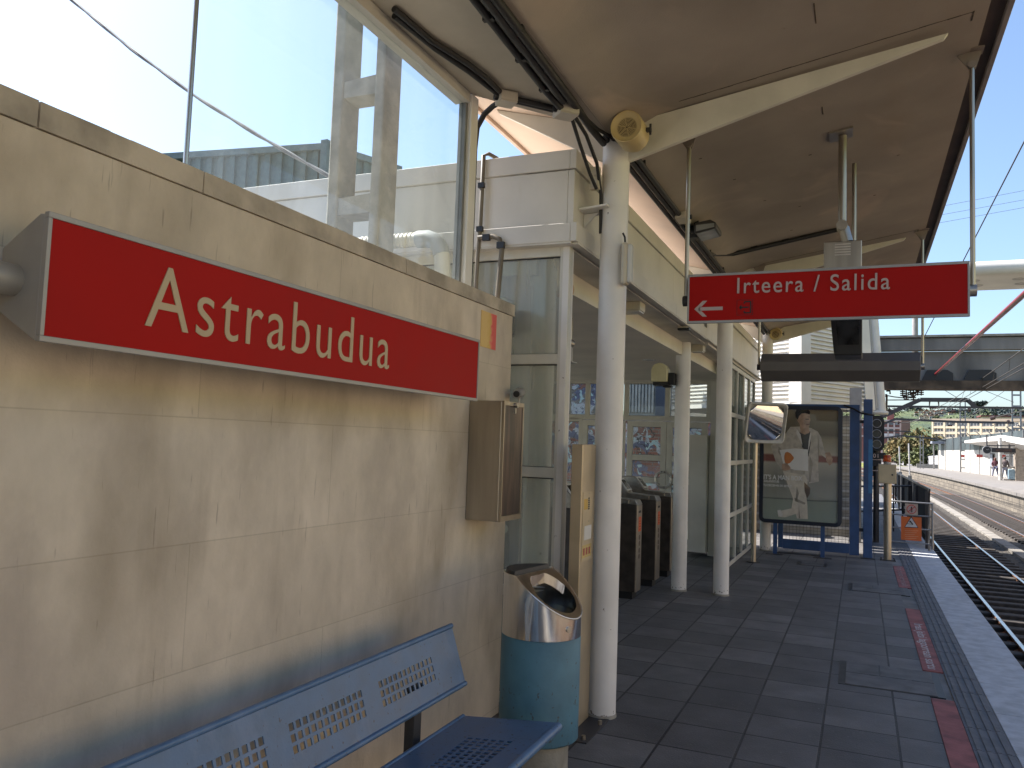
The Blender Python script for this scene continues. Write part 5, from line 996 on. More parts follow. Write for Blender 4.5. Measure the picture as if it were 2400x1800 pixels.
for z in (TZ0-.05, TZ1): vs += [tw(0, LR-.30, z)+nr*.06, tw(0, LR+.02, z)+nr*.07, tw(.1, LR+.02, z), tw(.1, LR-.3, z)]
g.add(vs, [(0, 1, 5, 4), (1, 2, 6, 5), (2, 3, 7, 6), (3, 0, 4, 7), (0, 3, 2, 1), (4, 5, 6, 7)]); obj('edge_strip', g, CLADS, t)
ca, cb2 = tw(0, LR+.27, TZ0-.1), tw(0, LR+.27, TZ1); g = MB(); g.tube([ca, cb2], [.135, .125], 24); obj('rounded_corner', g, CLADS, t, smooth=50)
g = MB(); g.tube([tw(0, LR+.07, TZ0)+nr*.05, tw(0, LR+.07, TZ1)+nr*.05], .03, 12); obj('rain_pipe', g, GREYM, t, smooth=50)
g = MB(); g.lathe([(0, TZ0-.14), (.26, TZ0-.13), (.28, TZ0-.10), (.27, TZ0-.06), (0, TZ0-.06)], (ca.x-.1, ca.y, 0), 28); obj('bottom_cap', g, CLADS, t, smooth=40)
g = MB(); e0 = [tw(-.05, -.05, TZ0), tw(LL, -.05, TZ0), tw(LL, LR, TZ0), tw(-.05, LR, TZ0)]; g.ext([Vector((p.x, p.y, TZ0-.09)) for p in e0], (0, 0, .085)); obj('lower_rim', g, CLADS, t)
g = MB(); g.box(-.195, .01, 15.98, 16.15, 0, TZ0+.25); obj('support_post', g, GREYM, t)
# steps seen through the mesh gate
g = MB()
for k in range(13): g.box(-2.6, -.12, 17.0+k*.28, 17.30+k*.28, .17*k, .17*(k+1))
obj('stair_steps', g, mat('stair_concrete', (.50, .44, .35), .8, var=.12), t)
g = MB(); [g.box(-2.6, -.12, 16.985+k*.28, 17.0+k*.28, .17*(k+1)-.045, .17*(k+1)+.004) for k in range(13)]; obj('step_nosing', g, mat('pale_nosing', (.66, .62, .55), .7), t)
g = MB(); g.box(-2.75, -2.61, 16.4, 20.6, 0, 2.5); g.box(-2.6, -.1, 20.7, 20.9, 0, 2.5); obj('back_wall', g, CONCD, t)
g = MB(); g.box(-5.0, -2.4, 21.0, 26.5, 0, 7.4); obj('unseen_shade_block', g, CLAD, t)  # unseen block added behind the tower to shade the tracks
# bridge
t = thing('road_bridge', 'dark stained concrete bridge crossing over both tracks', 'bridge', (5, 28, 3.7))
g = MB(); g.ext([(-4, 27.2, 4.80), (24, 27.2, 4.80), (24, 27.2, 5.20), (-4, 27.2, 5.17)], (0, .28, 0)); obj('parapet', g, CONCD, t, bevel=.02)
g = MB(); g.box(-4, 24, 27.14, 27.6, 5.205, 5.27); obj('parapet_cap', g, CONC, t)
g = MB(); g.box(-4, 24, 27.36, 27.60, 3.90, 4.78); obj('girder', g, CONCD, t)
g = MB(); g.box(-4, 24, 27.26, 27.75, 3.62, 3.895); obj('girder_flange', g, mat('brown_stained_concrete', (.17, .125, .085), .9, var=.3, scale=2), t)
g = MB(); g.box(-4, 24, 27.61, 30.2, 3.95, 4.75); obj('deck', g, CONCD, t)
for px in (2190, 2290):
    x = onY(px, 880, 27.3).x; g = MB(); g.ext([(x-.35, 27.30, 3.90), (x+.50, 27.30, 3.90), (x+.50, 27.30, 4.12), (x+.35, 27.30, 4.22), (x-.2, 27.30, 4.22)], (0, .06, 0)); obj('bearing_recess', g, BLACK, t)
# footbridge roof with round lights
t = thing('footbridge_roof', 'pale flat footbridge roof slab with rounded edge and round downlights', 'roof', (6, 27, 7.1))
z0, z1 = 7.02, 7.45; g = MB(); prof = [(27.0+.2-.2*math.cos(a), (z0+z1)/2+.215*math.sin(a)) for a in [math.pi*(-.5+i/10) for i in range(11)]]
g.ext([(1.15, y, z) for y, z in prof]+[(1.15, 29.6, z1), (1.15, 29.6, z0)], (24, 0, 0)); obj('slab', g, mat('roof_slab_white', (.60, .58, .54), .5, var=.08, scale=1), t, smooth=40)
for k in range(8):
    for y in (27.9, 28.7):
        x = 2.0+k*1.16; g = MB(); g.lathe([(.10, z0-.012), (.16, z0-.012), (.16, z0+.001), (.10, z0+.001)], (x+(.18 if y > 28 else 0), y, 0)); obj('light_ring', g, GREYM, t)
g = MB(); [g.cyl((x, 29, 4.76), (x, 29, z0), .09) for x in (1.6, 7, 13)]; obj('post', g, GREYM, t)
# ------------------------------------------------------------------ overhead line
def wire(name, pts, r, label, grp='overhead line wires', m=WIRE):
    g = MB(); g.tube(pts, r, 6); return tag(obj(name, g, m, smooth=80), label, 'wire', grp)
def wy(px, py, y): return onY(px, py, y)
a, c = onY(2400, 690, 10.6), onY(*P2(800, 525), 27.1)
t = thing('insulated_feeder', 'thick burgundy insulated cable slanting down to the bridge underside', 'cable', c)
g = MB(); g.tube([a+(a-c)*.5, a, c], .034, 14); obj('sheath', g, mat('burgundy_sheath', (.22, .022, .025), .3, var=.08, scale=3), t, smooth=60)
q = c+(c-a).normalized()*1.1; g = MB(); g.tube([c, q], .014, 8); g.cyl(c.lerp(q, .2), c.lerp(q, .35), .03); obj('end_fitting', g, DARKM, t)
def sag(a, c, n, s): return [a.lerp(c, i/n)-Vector((0, 0, s*4*(i/n)*(1-i/n))) for i in range(n+1)]
cw0, cw1 = onX(2400, 851, 3.2), onX(*P2(950, 830), 3.4); ms0, ms1 = onX(2400, 817, 3.2), onX(*P2(980, 765), 3.4)
cwA, msA = cw0+(cw0-cw1)*1.0, ms0+(ms0-ms1)*1.0
wire('contact_wire', [cwA, cw0, cw1, cw1+(cw1-cw0)*1.4+Vector((-.6, 0, 0))], .010, 'upper of the two parallel contact wires under the bridge'); off = Vector((.09, 0, -.05))
wire('contact_wire', [cwA+off, cw0+off, cw1+off, cw1+(cw1-cw0)*1.4+Vector((-.6, 0, 0))+off], .010, 'lower of the two parallel contact wires under the bridge')
wire('messenger_wire', [msA, ms0, ms1, ms1+(ms1-ms0)*1.4+Vector((-.6, 0, 0))], .012, 'messenger wire with droppers above the contact wires')
for k in range(7):
    f_ = .12+k*.16; g = MB(); g.tube([ms0.lerp(ms1, f_), cw0.lerp(cw1, f_)], .006, 5); tag(obj('dropper', g, WIRE), 'short dropper between messenger and contact wire', 'dropper', 'droppers of the overhead line')
a, c = onY(2400, 333, 14), onY(2161, 800, 27.0); wire('overhead_wire', [a+(a-c)*.6, a, c], .012, 'dark wire slanting across the blue sky at the right behind the sign rod')
for i, (ya, yb_) in enumerate(((1340, 1235), (1395, 1295), (1445, 1345))):
    a, c = onY(1600+1660/2.765, ya/2.765, 60), onY(1600+2212/2.765, yb_/2.765, 60); wire('power_line', [a-(c-a)*.6, a, c, c+(c-a)*2], .011, ('highest', 'middle', 'lowest')[i]+' of three thin power lines in the blue sky at right', 'distant power lines')
# insulator cluster under the bridge
t = thing('insulator_cluster', 'cluster of dark insulators hanging under the bridge edge', 'insulators', onY(*P2(570, 700), 27.6))
for (x, y) in ((480, 700), (515, 735), (555, 690), (585, 740), (625, 690), (660, 690)):
    p = onY(*P2(x, y), 27.6); g = MB(); prof = []
    for k in range(4): g.cyl(p+Vector((0, 0, -.12+k*.06)), p+Vector((0, 0, -.09+k*.06)), .075, n=12)
    g.cyl(p-Vector((0, 0, .14)), Vector((p.x, p.y, 3.62)), .02, n=8); obj('insulator', g, CERAM, t)
g = MB(); P_ = lambda x, y: onY(*P2(x, y), 27.55)
g.tube([P_(480, 745), P_(560, 752), P_(600, 745)], .03, 8); g.tube([P_(560, 720), P_(640, 690)], .03, 8); obj('yoke', g, CERAM, t)
g = MB(); g.tube([P_(330, 735), P_(400, 748), P_(500, 758)], .018, 6); obj('jumper_wire', g, WIRE, t)
t = thing('bracket_insulator', 'single insulator arm fixed beside the stair tower under the bridge', 'insulators', onY(*P2(340, 700), 27.6))
g = MB(); g.tube([P_(320, 690), P_(355, 690), P_(358, 720)], .025, 8); g.cyl(P_(330, 735), P_(310, 735), .05); g.tube([P_(325, 740), P_(322, 900)], .03, 8); g.cyl(P_(340, 870), P_(365, 885), .05); g.tube([P_(345, 850), P_(355, 870)], .02, 8); obj('arm', g, CERAM, t)
# portal frames over the tracks
def portal(name, y, pts, r, label, lowers, loops):
    t = thing(name, label, 'catenary portal', onY(*P2(*pts[1]), y), 'catenary portals over the tracks')
    g = MB()
    for a, c in zip(pts, pts[1:]): g.bar(onY(*P2(*a), y), onY(*P2(*c), y), r, r*1.6)
    obj('upper_boom', g, DARKM, t)
    for (a, c, rr) in lowers: g = MB(); g.bar(onY(*P2(*a), y), onY(*P2(*c), y), rr, rr); obj('lower_boom', g, DARKM, t)
    for (x, yy, wx, wy_) in loops:
        g = MB(); q = [onY(*P2(x-wx, yy), y), onY(*P2(x-wx*1.1, yy+wy_), y), onY(*P2(x+wx*1.1, yy+wy_), y), onY(*P2(x+wx, yy), y)]; g.tube(q, r*.35, 6); g.cyl(q[1]+Vector((0, 0, -.05)), q[2]+Vector((0, 0, -.05)), r*.5); obj('hanger_loop', g, CERAM, t)
    return t
portal('catenary_portal', 46, [(255, 950), (650, 775), (1110, 778), (1190, 850)], .13, 'nearest dark catenary portal with bent upper boom', [((330, 838), (1700, 856), .10), ((330, 778), (700, 776), .05)], [(785, 785, 42, 55)])
portal('catenary_portal', 72, [(275, 1018), (410, 962), (1000, 990), (1560, 1000)], .11, 'second catenary portal in front of the white apartment block', [((275, 1075), (560, 1085), .1)], [(940, 995, 20, 25)])
portal('catenary_portal', 92, [(275, 1150), (470, 1125), (760, 1150), (900, 1175)], .10, 'third and farthest catenary portal above the trackside trees', [], [])
# cantilever arms with insulators on the portals
for i, (a, bq, c, y, lab) in enumerate((((430, 998), (520, 1000), (700, 950), 60, 'pale registration arm left of the apartment block'), ((990, 885), (800, 915), (760, 915), 46, 'dark registration arm under the nearest portal'), ((1140, 870), (1010, 890), (930, 890), 46, 'registration arm with dark insulator right of the loop'),
                               ((1330, 960), (1560, 900), (1659, 880), 50, 'pale arm at the right edge below the nearest portal'), ((1520, 985), (1400, 1010), (1340, 1030), 60, 'short arm in front of the apartment block'))):
    t = thing('registration_arm', lab, 'registration arm', onY(*P2(*a), y), 'registration arms of the overhead line'); g = MB(); g.tube([onY(*P2(*q), y) for q in (a, bq, c)], .03, 6); obj('arm', g, WIRE, t)
    p, q = onY(*P2(*a), y), onY(*P2(*bq), y); g = MB(); g.cyl(p, p.lerp(q, .2), .11, n=10); obj('insulator', g, CERAM, t)
for i, (a, c, y, lab) in enumerate((((870, 672), (1000, 750), 50, 'thin stay wire crossing behind the droppers'), ((1270, 683), (1560, 800), 55, 'stay wire falling to the right lattice mast'), ((1480, 680), (1100, 960), 60, 'wire crossing the stay wire above the hill'), ((1659, 880), (1340, 960), 60, 'pale wire above the far shelter'), ((1250, 870), (1120, 965), 70, 'faint wire over the blue hillside'))):
    wire('stay_wire', [onY(*P2(*a), y), onY(*P2(*c), y)], .016, lab, 'stay wires')
def mast(px, py, top_, w_, y=None, label='', z0=0):
    p = onZ(px, py, z0) if y is None else onY(px, py, y); p.z = z0; zt = onY(px, top_, p.y).z
    t = thing('lattice_mast', label, 'mast', p, 'lattice masts of the overhead line')
    for s in (-1, 1):
        g = MB(); g.box(p.x+s*w_/2-.06, p.x+s*w_/2+.06, p.y-.06, p.y+.06, z0, zt); obj('chord', g, GALV, t)
    g = MB(); z = z0+.4
    while z < zt: g.box(p.x-w_/2+.061, p.x+w_/2-.061, p.y-.05, p.y+.05, z, z+.14); z += .95
    obj('batten', g, GALV, t); return t
mast(*P2(1066, 1478), 938, .5, None, 'lattice mast on the far platform left of the shelter')
mast(*P2(1592, 1540), 905, .62, None, 'tall lattice mast in front of the far shelter at the right edge')
mast(*P2(665, 1400), 1020, .35, 118, 'distant lattice mast before the graffiti fence', -.6)
for (b0, b1, y, lab) in (((455, 1435), (445, 1230), 105, 'left of two pale leaning posts beside the far track'), ((548, 1470), (538, 1200), 98, 'right of two pale leaning posts beside the far track')):
    p, q = onY(*P2(*b0), y), onY(*P2(*b1), y); t = thing('line_post', lab, 'post', p, 'pale line posts'); g = MB(); g.tube([p-Vector((0, 0, .6)), q], .075, 10); obj('shaft', g, mat('pale_post', (.50, .48, .46), .6) if 'pale_post' not in bpy.data.materials else bpy.data.materials['pale_post'], t); g = MB(); g.box(p.x-.2, p.x+.2, p.y-.2, p.y+.2, p.z-.9, p.z-.45); obj('footing', g, CONC, t)
# ================================================================== OPPOSITE PLATFORM
FW = 12.3
PANW = brickmat('white_wall_panels', (.46, .44, .40), (.43, .41, .37), (.24, .23, .21), 1.6, 2.6, .03, 'YZ', 0, (0, 0), .6, .06, 1, .1)
yw = [58, 66, 74, 82, 90, 98, 106, 114, 122]
t = thing('far_station_wall', 'sunlit white panel wall with green glazing strip along the far platform', 'wall', (FW, 90, 0))
g = MB(); sweep(g, [(FW, 0), (FW, 2.45), (FW+.3, 2.45), (FW+.3, 0)], yw); obj('wall', g, PANW, t)
g = MB(); sweep(g, [(FW+.04, 2.451), (FW+.04, 3.95), (FW+.1, 3.95), (FW+.1, 2.451)], yw); obj('glazing', g, mat('dark_green_glazing', (.05, .065, .07), .5, var=.25, scale=.4), t)
PSTM = mat('wall_post_grey', (.22, .21, .20), .6)
for y in (60, 63.5, 67, 70.5, 74.5, 79, 83.5, 88.5, 94, 99.5, 105, 110.5, 116, 121.5):
    g = MB(); x = FW+dx(y); g.box(x-.06, x-.0, y-.06, y+.06, 0, 4.0); g.bar((x-.03, y, 4.0), (x-.45, y-.3, 4.35), .07, .07); obj('post', g, PSTM, t)
for (px, pyy, s) in ((930, 1320, 1), (1065, 1322, 1.0), (1232, 1322, 1.1), (1450, 1325, 1.2)):
    y = {930: 117, 1065: 103, 1232: 90, 1450: 78}[px]; p = onY(*P2(px, pyy), y); t = thing('platform_sign', {930: 'farthest small red sign on the white far wall', 1065: 'small red sign behind the lattice mast on the far platform', 1232: 'small red arrow sign above the wall poster on the far platform', 1450: 'small red sign nearest the two waiting people'}[px], 'sign', p, 'small red signs on the far platform')
    g = MB(); g.box(p.x-.30, p.x+.22, p.y-.04, p.y+.04, p.z-.14, p.z+.14); obj('panel', g, mat('far_sign_red', (.55, .10, .08), .5) if 'far_sign_red' not in bpy.data.materials else bpy.data.materials['far_sign_red'], t); g = MB(); g.bar((p.x+.22, p.y, p.z), (FW+dx(p.y), p.y, p.z), .06, .06); obj('arm', g, GREYM, t)
p0 = onY(*P2(1240, 1375), 89); t = thing('wall_poster', 'dark framed poster case on the far white wall', 'poster case', p0)
g = MB(); x = FW+dx(88)-.08; g.box(x-.05, x, 86.5, 88.2, .75, 2.1); obj('frame', g, DARKM, t); g = MB(); g.box(x-.052, x-.0505, 86.6, 88.1, .85, 2.0); obj('picture', g, mat('poster_blue_grey', (.25, .28, .32), .5), t)
# shelter
RS = mat('shelter_white_roof', (.58, .565, .54), .5, var=.04)
t = thing('far_shelter', 'white roofed far platform shelter with tan end column', 'shelter', (11, 74, 0))
a, bq = onY(*P2(1080, 1172), 97), onY(*P2(1440, 1118), 72)
a2, b2 = onY(*P2(1080, 1195), 97), onY(*P2(1440, 1172), 72); e1, e2 = onY(*P2(1659, 1150), 66), onY(*P2(1659, 1215), 66); e3, e4 = e1+(e1-bq)*.6, e2+(e2-b2)*.6
back = Vector((.5, 14, -.1))
g = MB(); g.add([a, bq, e3, e3+back, a+Vector((3, 4, 0)), a2, b2, e4, e4+back, a2+Vector((3, 4, 0))], [(0, 1, 2, 3, 4), (9, 8, 7, 6, 5), (0, 5, 6, 1), (1, 6, 7, 2), (2, 7, 8, 3), (3, 8, 9, 4), (4, 9, 5, 0)]); obj('roof', g, RS, t)
SOFW = mat('shelter_soffit', (.60, .52, .46), .4, .3, var=.2, scale=.8); g = MB(); c_, d_ = onY(*P2(1280, 1210), 90), onY(*P2(1580, 1215), 72)
g.add([a2-Vector((0, 0, .02)), b2-Vector((0, 0, .02)), onY(*P2(1600, 1195), 71), onY(*P2(1572, 1212), 76), c_], [(0, 1, 2, 3, 4)]); obj('soffit', g, SOFW, t)
pc_ = onZ(*P2(1645, 1565)); g = MB(); g.box(pc_.x-.45, pc_.x+.5, pc_.y, pc_.y+.8, 0, 3.3); obj('column', g, mat('tan_column', (.40, .33, .26), .6), t)
for (px, pyy) in ((1430, 1558),):
    p = onZ(*P2(px, pyy)); g = MB(); g.cyl(p, (p.x, p.y, 3.2), .13 if px > 1400 else .09); obj('post', g, mat('shelter_post', (.52, .50, .46), .5) if 'shelter_post' not in bpy.data.materials else bpy.data.materials['shelter_post'], t)
p = onZ(*P2(1440, 1558)); g = MB(); q = onZ(*P2(1625, 1560))
for z in (.05, 1.0, 2.05, 2.95): g.bar((p.x+.2, p.y, z), (q.x, q.y, z), .08, .08)
for f_ in (0, .45, .72, 1.0): pp_ = p.lerp(q, f_); g.box(pp_.x-.05, pp_.x+.05, pp_.y-.04, pp_.y+.04, 0, 3.0)
obj('screen_frame', g, GALV, t)
t = thing('platform_clock', 'round dark station clock hanging from the far shelter', 'clock', onY(*P2(1300, 1263), 68))
p = onY(*P2(1298, 1263), 68); g = MB(); g.cyl(p-Vector((0, .1, 0)), p+Vector((0, .1, 0)), .29, n=28); obj('case', g, GREYM, t, smooth=40); g = MB(); g.cyl(p-Vector((0, .12, 0)), p-Vector((0, .101, 0)), .25, n=28); fc = obj('face', g, BLACK, t)
g = MB(); g.bar(p-Vector((0, .125, 0)), p+Vector((.12, -.125, .07)), .02, .01, (0, 1, 0)); g.bar(p-Vector((0, .125, 0)), p+Vector((-.06, -.125, .06)), .02, .01, (0, 1, 0)); obj('hand', g, GREYM, fc)
g = MB(); g.cyl(p+Vector((0, 0, .29)), p+Vector((0, 0, 1.1)), .05); obj('stem', g, DARKM, t)
t = thing('information_display', 'long dark train information display hung from the far shelter', 'display', onY(*P2(1460, 1265), 68))
a, c = onY(*P2(1345, 1240), 68), onY(*P2(1578, 1292), 68); g = MB(); g.box(a.x, c.x, 67.9, 68.2, c.z, a.z); obj('case', g, BLACK, t, bevel=.03)
g = MB(); g.box(a.x+.25, c.x-.25, 67.885, 67.899, (a.z+c.z)/2-.09, (a.z+c.z)/2+.09); obj('text_strip', g, mat('dim_amber_strip', (.06, .025, .015), .4, var=.4, scale=12), t)
g = MB(); [g.cyl((x, 68.05, a.z), (x, 68.05, a.z+.30), .04) for x in (a.x+.4, c.x-.4)]; g.bar(onY(*P2(1290, 1222), 68.05), onY(*P2(1570, 1222), 68.05), .08, .08); obj('hanger', g, DARKM, t)
# low wall and graffiti fence at the far platform end
t = thing('platform_end_wall', 'low grey wall closing the far end of the opposite platform', 'wall', (8, 124, 0))
g = MB(); a, c = onY(*P2(615, 1400), 124), onY(*P2(870, 1400), 124); g.box(a.x, c.x, 124, 124.4, -.6, onY(*P2(740, 1402), 124).z); obj('wall', g, CONC, t)
t = thing('graffiti_fence', 'pale graffiti covered wall curving behind the far track', 'wall', (4, 145, -1))
p0_, p1_ = onY(*P2(430, 1400), 165), onY(*P2(880, 1380), 128); GF = graffiti_mat('pale_graffiti', (.58, .55, .52)); g = MB()
zt0, zt1 = onY(*P2(430, 1345), 165).z, onY(*P2(880, 1312), 128).z
d_ = (p1_-p0_); g.add([(p0_.x, p0_.y, -1.2), (p1_.x, p1_.y, -1.2), (p1_.x, p1_.y, zt1), (p0_.x, p0_.y, zt0), (p0_.x, p0_.y+.4, -1.2), (p1_.x, p1_.y+.4, -1.2), (p1_.x, p1_.y+.4, zt1), (p0_.x, p0_.y+.4, zt0)], [(0, 1, 2, 3), (7, 6, 5, 4), (3, 2, 6, 7), (0, 3, 7, 4), (1, 5, 6, 2)]); obj('panel', g, GF, t)
GRASS = mat('bright_grass', (.16, .17, .03), .9, var=.25, scale=.7, bump=.5, bscale=6); g = MB(); a, bq, c, d_ = onZ(*P2(400, 1470), -.9), onZ(*P2(620, 1510), -.9), onY(*P2(630, 1430), 126), onY(*P2(400, 1410), 150)
g.poly([(a.x-4, a.y-6, -.9), (bq.x, bq.y, -.9), (c.x, c.y, .0), (d_.x-6, d_.y, .2)]); tag(obj('grass_bank', g, GRASS), kind='structure')
# ------------------------------------------------------------------ people on the opposite platform
def person(base, label, sc_, shirt, legs, hairc, bag, pose):
    t = thing('person', label, 'person', base)
    V = lambda x, y, z: base+Vector((x, y, z))*sc_
    J = {'pel': (0, 0, .95), 'chest': (0, .0, 1.28), 'neck': (0, 0, 1.47), 'head': (0, -.02, 1.58), 'top': (0, -.01, 1.70), 'ls': (-.17, 0, 1.40), 'rs': (.17, 0, 1.40), 'le': (-.26, .0, 1.14), 're': (.24, .02, 1.14), 'lw': (-.20, -.16, .95), 'rw': (.2, -.10, .92),
         'lh': (-.09, 0, .90), 'rh': (.09, 0, .90), 'lk': (-.12-pose*.05, -.06*pose, .50), 'rk': (.13+pose*.03, .05*pose, .50), 'la': (-.16-pose*.04, .05, .07), 'ra': (.22+pose*.04, .04, .07), 'lt': (-.18-pose*.04, -.12, .03), 'rt': (.25+pose*.04, -.12, .03), 'lf': (-.19, -.22, .87), 'rf': (.2, -.16, .84)}
    RAD = {'pel': .13, 'chest': .135, 'neck': .055, 'head': .09, 'top': .07, 'ls': .065, 'rs': .065, 'le': .045, 're': .045, 'lw': .033, 'rw': .033, 'lh': .09, 'rh': .09, 'lk': .06, 'rk': .06, 'la': .042, 'ra': .042, 'lt': .035, 'rt': .035, 'lf': .035, 'rf': .035}
    ks = list(J); ed = [('pel', 'chest'), ('chest', 'neck'), ('neck', 'head'), ('head', 'top'), ('chest', 'ls'), ('chest', 'rs'), ('ls', 'le'), ('rs', 're'), ('le', 'lw'), ('re', 'rw'), ('lw', 'lf'), ('rw', 'rf'), ('pel', 'lh'), ('pel', 'rh'), ('lh', 'lk'), ('rh', 'rk'), ('lk', 'la'), ('rk', 'ra'), ('la', 'lt'), ('ra', 'rt')]
    def grow(nm, keys, edges, rad, m):
        me = bpy.data.meshes.new(nm); me.from_pydata([tuple(V(*J[k])) for k in keys], [(keys.index(a), keys.index(b_)) for a, b_ in edges], [])
        o = bpy.data.objects.new(nm, me); COL.objects.link(o); md = o.modifiers.new('skin', 'SKIN'); o.modifiers.new('sub', 'SUBSURF').levels = 1
        for i, k in enumerate(keys): sv = me.skin_vertices[0].data[i]; sv.radius = (rad[k]*sc_, rad[k]*sc_); sv.use_root = (i == 0)
        dg = bpy.context.evaluated_depsgraph_get(); dg.update(); m2 = bpy.data.meshes.new_from_object(o.evaluated_get(dg)); bpy.data.objects.remove(o)
        m2.materials.clear(); m2.materials.append(m); m2.shade_smooth(); q = bpy.data.objects.new(nm, m2); COL.objects.link(q); put(q, t); return q
    skin = bpy.data.materials.get('skin') or mat('skin', (.42, .26, .18), .55, var=.05)
    grow('body', ks, ed, RAD, skin)
    big = {k: v*1.13+.012 for k, v in RAD.items()}
    up_ = ['chest', 'pel', 'ls', 'rs', 'le', 're', 'lw', 'rw', 'neck']; grow('jacket', up_, [e for e in ed if e[0] in up_ and e[1] in up_], {**big, 'neck': .05}, shirt)
    lo_ = ['pel', 'lh', 'rh', 'lk', 'rk', 'la', 'ra']; grow('trousers', lo_, [e for e in ed if e[0] in lo_ and e[1] in lo_], {k: big[k]*.98 for k in big}, legs)
    g = MB(); h = V(*J['head'])
    g.lathe([(.0, .12*sc_), (.06*sc_, .115*sc_), (.10*sc_, .07*sc_), (.112*sc_, .0), (.11*sc_, -.06*sc_), (.10*sc_, -(.22 if bag else .06)*sc_), (.05*sc_, -(.24 if bag else .07)*sc_)], h+Vector((0, .035, .04))*sc_, 16); obj('hair', g, hairc, t, smooth=60)
    for s in ('l', 'r'):
        a_ = V(*J[s+'a']); b_ = V(*J[s+'t']); g = MB(); g.bar(a_+Vector((0, .04, -.035)), b_+Vector((0, -.03, -.0)), .085, .07); obj('shoe', g, mat('white_shoe', (.62, .61, .6), .6) if 'white_shoe' not in bpy.data.materials else bpy.data.materials['white_shoe'], t, bevel=.02)
    return t, V
J1 = mat('dark_maroon_top', (.10, .03, .045), .8); L1 = mat('blue_grey_jeans', (.13, .14, .22), .8); HB = mat('auburn_hair', (.12, .045, .03), .6); J2 = mat('brown_grey_jacket', (.15, .12, .12), .8); L2 = mat('light_grey_jeans', (.28, .28, .33), .8); HB2 = mat('dark_hair', (.03, .025, .022), .6)
b1 = onZ(*P2(1380, 1528)); b2_ = onZ(*P2(1474, 1556))
t, V = person(b1, 'person with long auburn hair in a dark top standing on the far platform', .98, J1, L1, HB, True, 1)
g = MB(); p = V(.34, -.02, .80); g.box(p.x-.14, p.x+.14, p.y-.07, p.y+.07, p.z-.2, p.z+.12); g.tube([V(.2, -.05, 1.38), V(.3, -.03, 1.1), p+Vector((0, 0, .12))], .012, 6); tag(obj('handbag', g, BLACK, bevel=.04), 'dark handbag at the side of the auburn haired person', 'bag')
t, V = person(b2_, 'person in a brown-grey jacket facing away with a suitcase on the far platform', 1.03, J2, L2, HB2, False, .6)
tq = thing('suitcase', 'pale blue wheeled suitcase beside the person in the brown-grey jacket', 'suitcase', V(.38, -.2, 0)); p = V(.40, -.2, 0)
g = MB(); g.box(p.x-.25, p.x+.25, p.y-.14, p.y+.14, .07, .85); obj('shell', g, mat('pale_blue_case', (.30, .42, .48), .5), tq, bevel=.05); g = MB(); g.tube([(p.x-.12, p.y, .84), (p.x-.12, p.y, 1.08), (p.x+.12, p.y, 1.08), (p.x+.12, p.y, .84)], .015, 6); obj('handle', g, BLACK, tq)
g = MB(); [g.cyl((p.x+s*.2, p.y-.14, .04), (p.x+s*.2, p.y+.14, .04), .04, n=12) for s in (-1, 1)]; obj('wheel', g, BLACK, tq)
# ================================================================== FAR BACKGROUND
def hillz(x, y):
    s = (math.sin(x*.011+1.3)*.5+math.sin(x*.023+y*.004)*.3+math.sin(x*.05+2)*.12)
    return s
HILL = bpy.data.materials.new('hill_vegetation'); HILL.use_nodes = True; n, l, b = nodes(HILL); tc = n.new('ShaderNodeTexCoord'); no = n.new('ShaderNodeTexNoise'); no.inputs['Scale'].default_value = .018; no.inputs['Detail'].default_value = 8; l.new(tc.outputs['Object'], no.inputs[0])
cr = n.new('ShaderNodeValToRGB'); e = cr.color_ramp.elements; e[0].position = .38; e[0].color = (.035, .055, .04, 1); e[1].position = .62; e[1].color = (.10, .12, .045, 1); q = e.new(.48); q.color = (.06, .085, .035, 1); q = e.new(.55); q.color = (.075, .10, .04, 1); l.new(no.outputs['Fac'], cr.inputs[0]); l.new(cr.outputs[0], b.inputs['Base Color']); b.inputs['Roughness'].default_value = 1
n2 = n.new('ShaderNodeTexNoise'); n2.inputs['Scale'].default_value = .35; n2.inputs['Detail'].default_value = 5; l.new(tc.outputs['Object'], n2.inputs[0]); bp = n.new('ShaderNodeBump'); bp.inputs['Distance'].default_value = 3.; l.new(n2.outputs['Fac'], bp.inputs['Height']); l.new(bp.outputs[0], b.inputs['Normal'])
g = MB(); nx, ny = 90, 26; vs = []
random.seed(11)
for j in range(ny):
    f_ = j/(ny-1); y = 420+f_*520
    for i in range(nx):
        x = -500+i*16; rise = 1-(1-min(1, f_*1.15))**2
        # crest profile: lower at the left of the gap, long ridge behind the flats
        crest = 42+4*hillz(x, y)+max(0, min(x, 260)-40)*.03
        vs.append((x, y, -2+rise*crest+(random.uniform(-1.2, 1.6) if 0 < f_ else 0)))
g.add(vs, [(j*nx+i, j*nx+i+1, (j+1)*nx+i+1, (j+1)*nx+i) for j in range(ny-1) for i in range(nx-1)]); struct('hill', g, HILL, smooth=180)
def hz(x, y):
    f_ = (y-420)/520; rise = 1-(1-min(1, f_*1.15))**2; return -2+rise*(42+4*hillz(x, y)+max(0, min(x, 260)-40)*.03)
def leafy(mb, c, rad, n_, s, rnd, squash=1.):
    for _ in range(n_):
        while True:
            p = Vector((rnd.uniform(-1, 1), rnd.uniform(-1, 1), rnd.uniform(-1, 1)))
            if p.length < 1: break
        q = Vector((p.x*rad, p.y*rad, p.z*rad*squash))+Vector(c); a = Vector((rnd.gauss(0, 1), rnd.gauss(0, 1), rnd.gauss(0, 1))).normalized(); b_ = a.cross(Vector((rnd.gauss(0, 1), rnd.gauss(0, 1), rnd.gauss(0, 1)))).normalized(); k = s*rnd.uniform(.6, 1.3)
        mb.add([q-a*k, q+b_*k*.6, q+a*k, q-b_*k*.6], [(0, 1, 2, 3)])
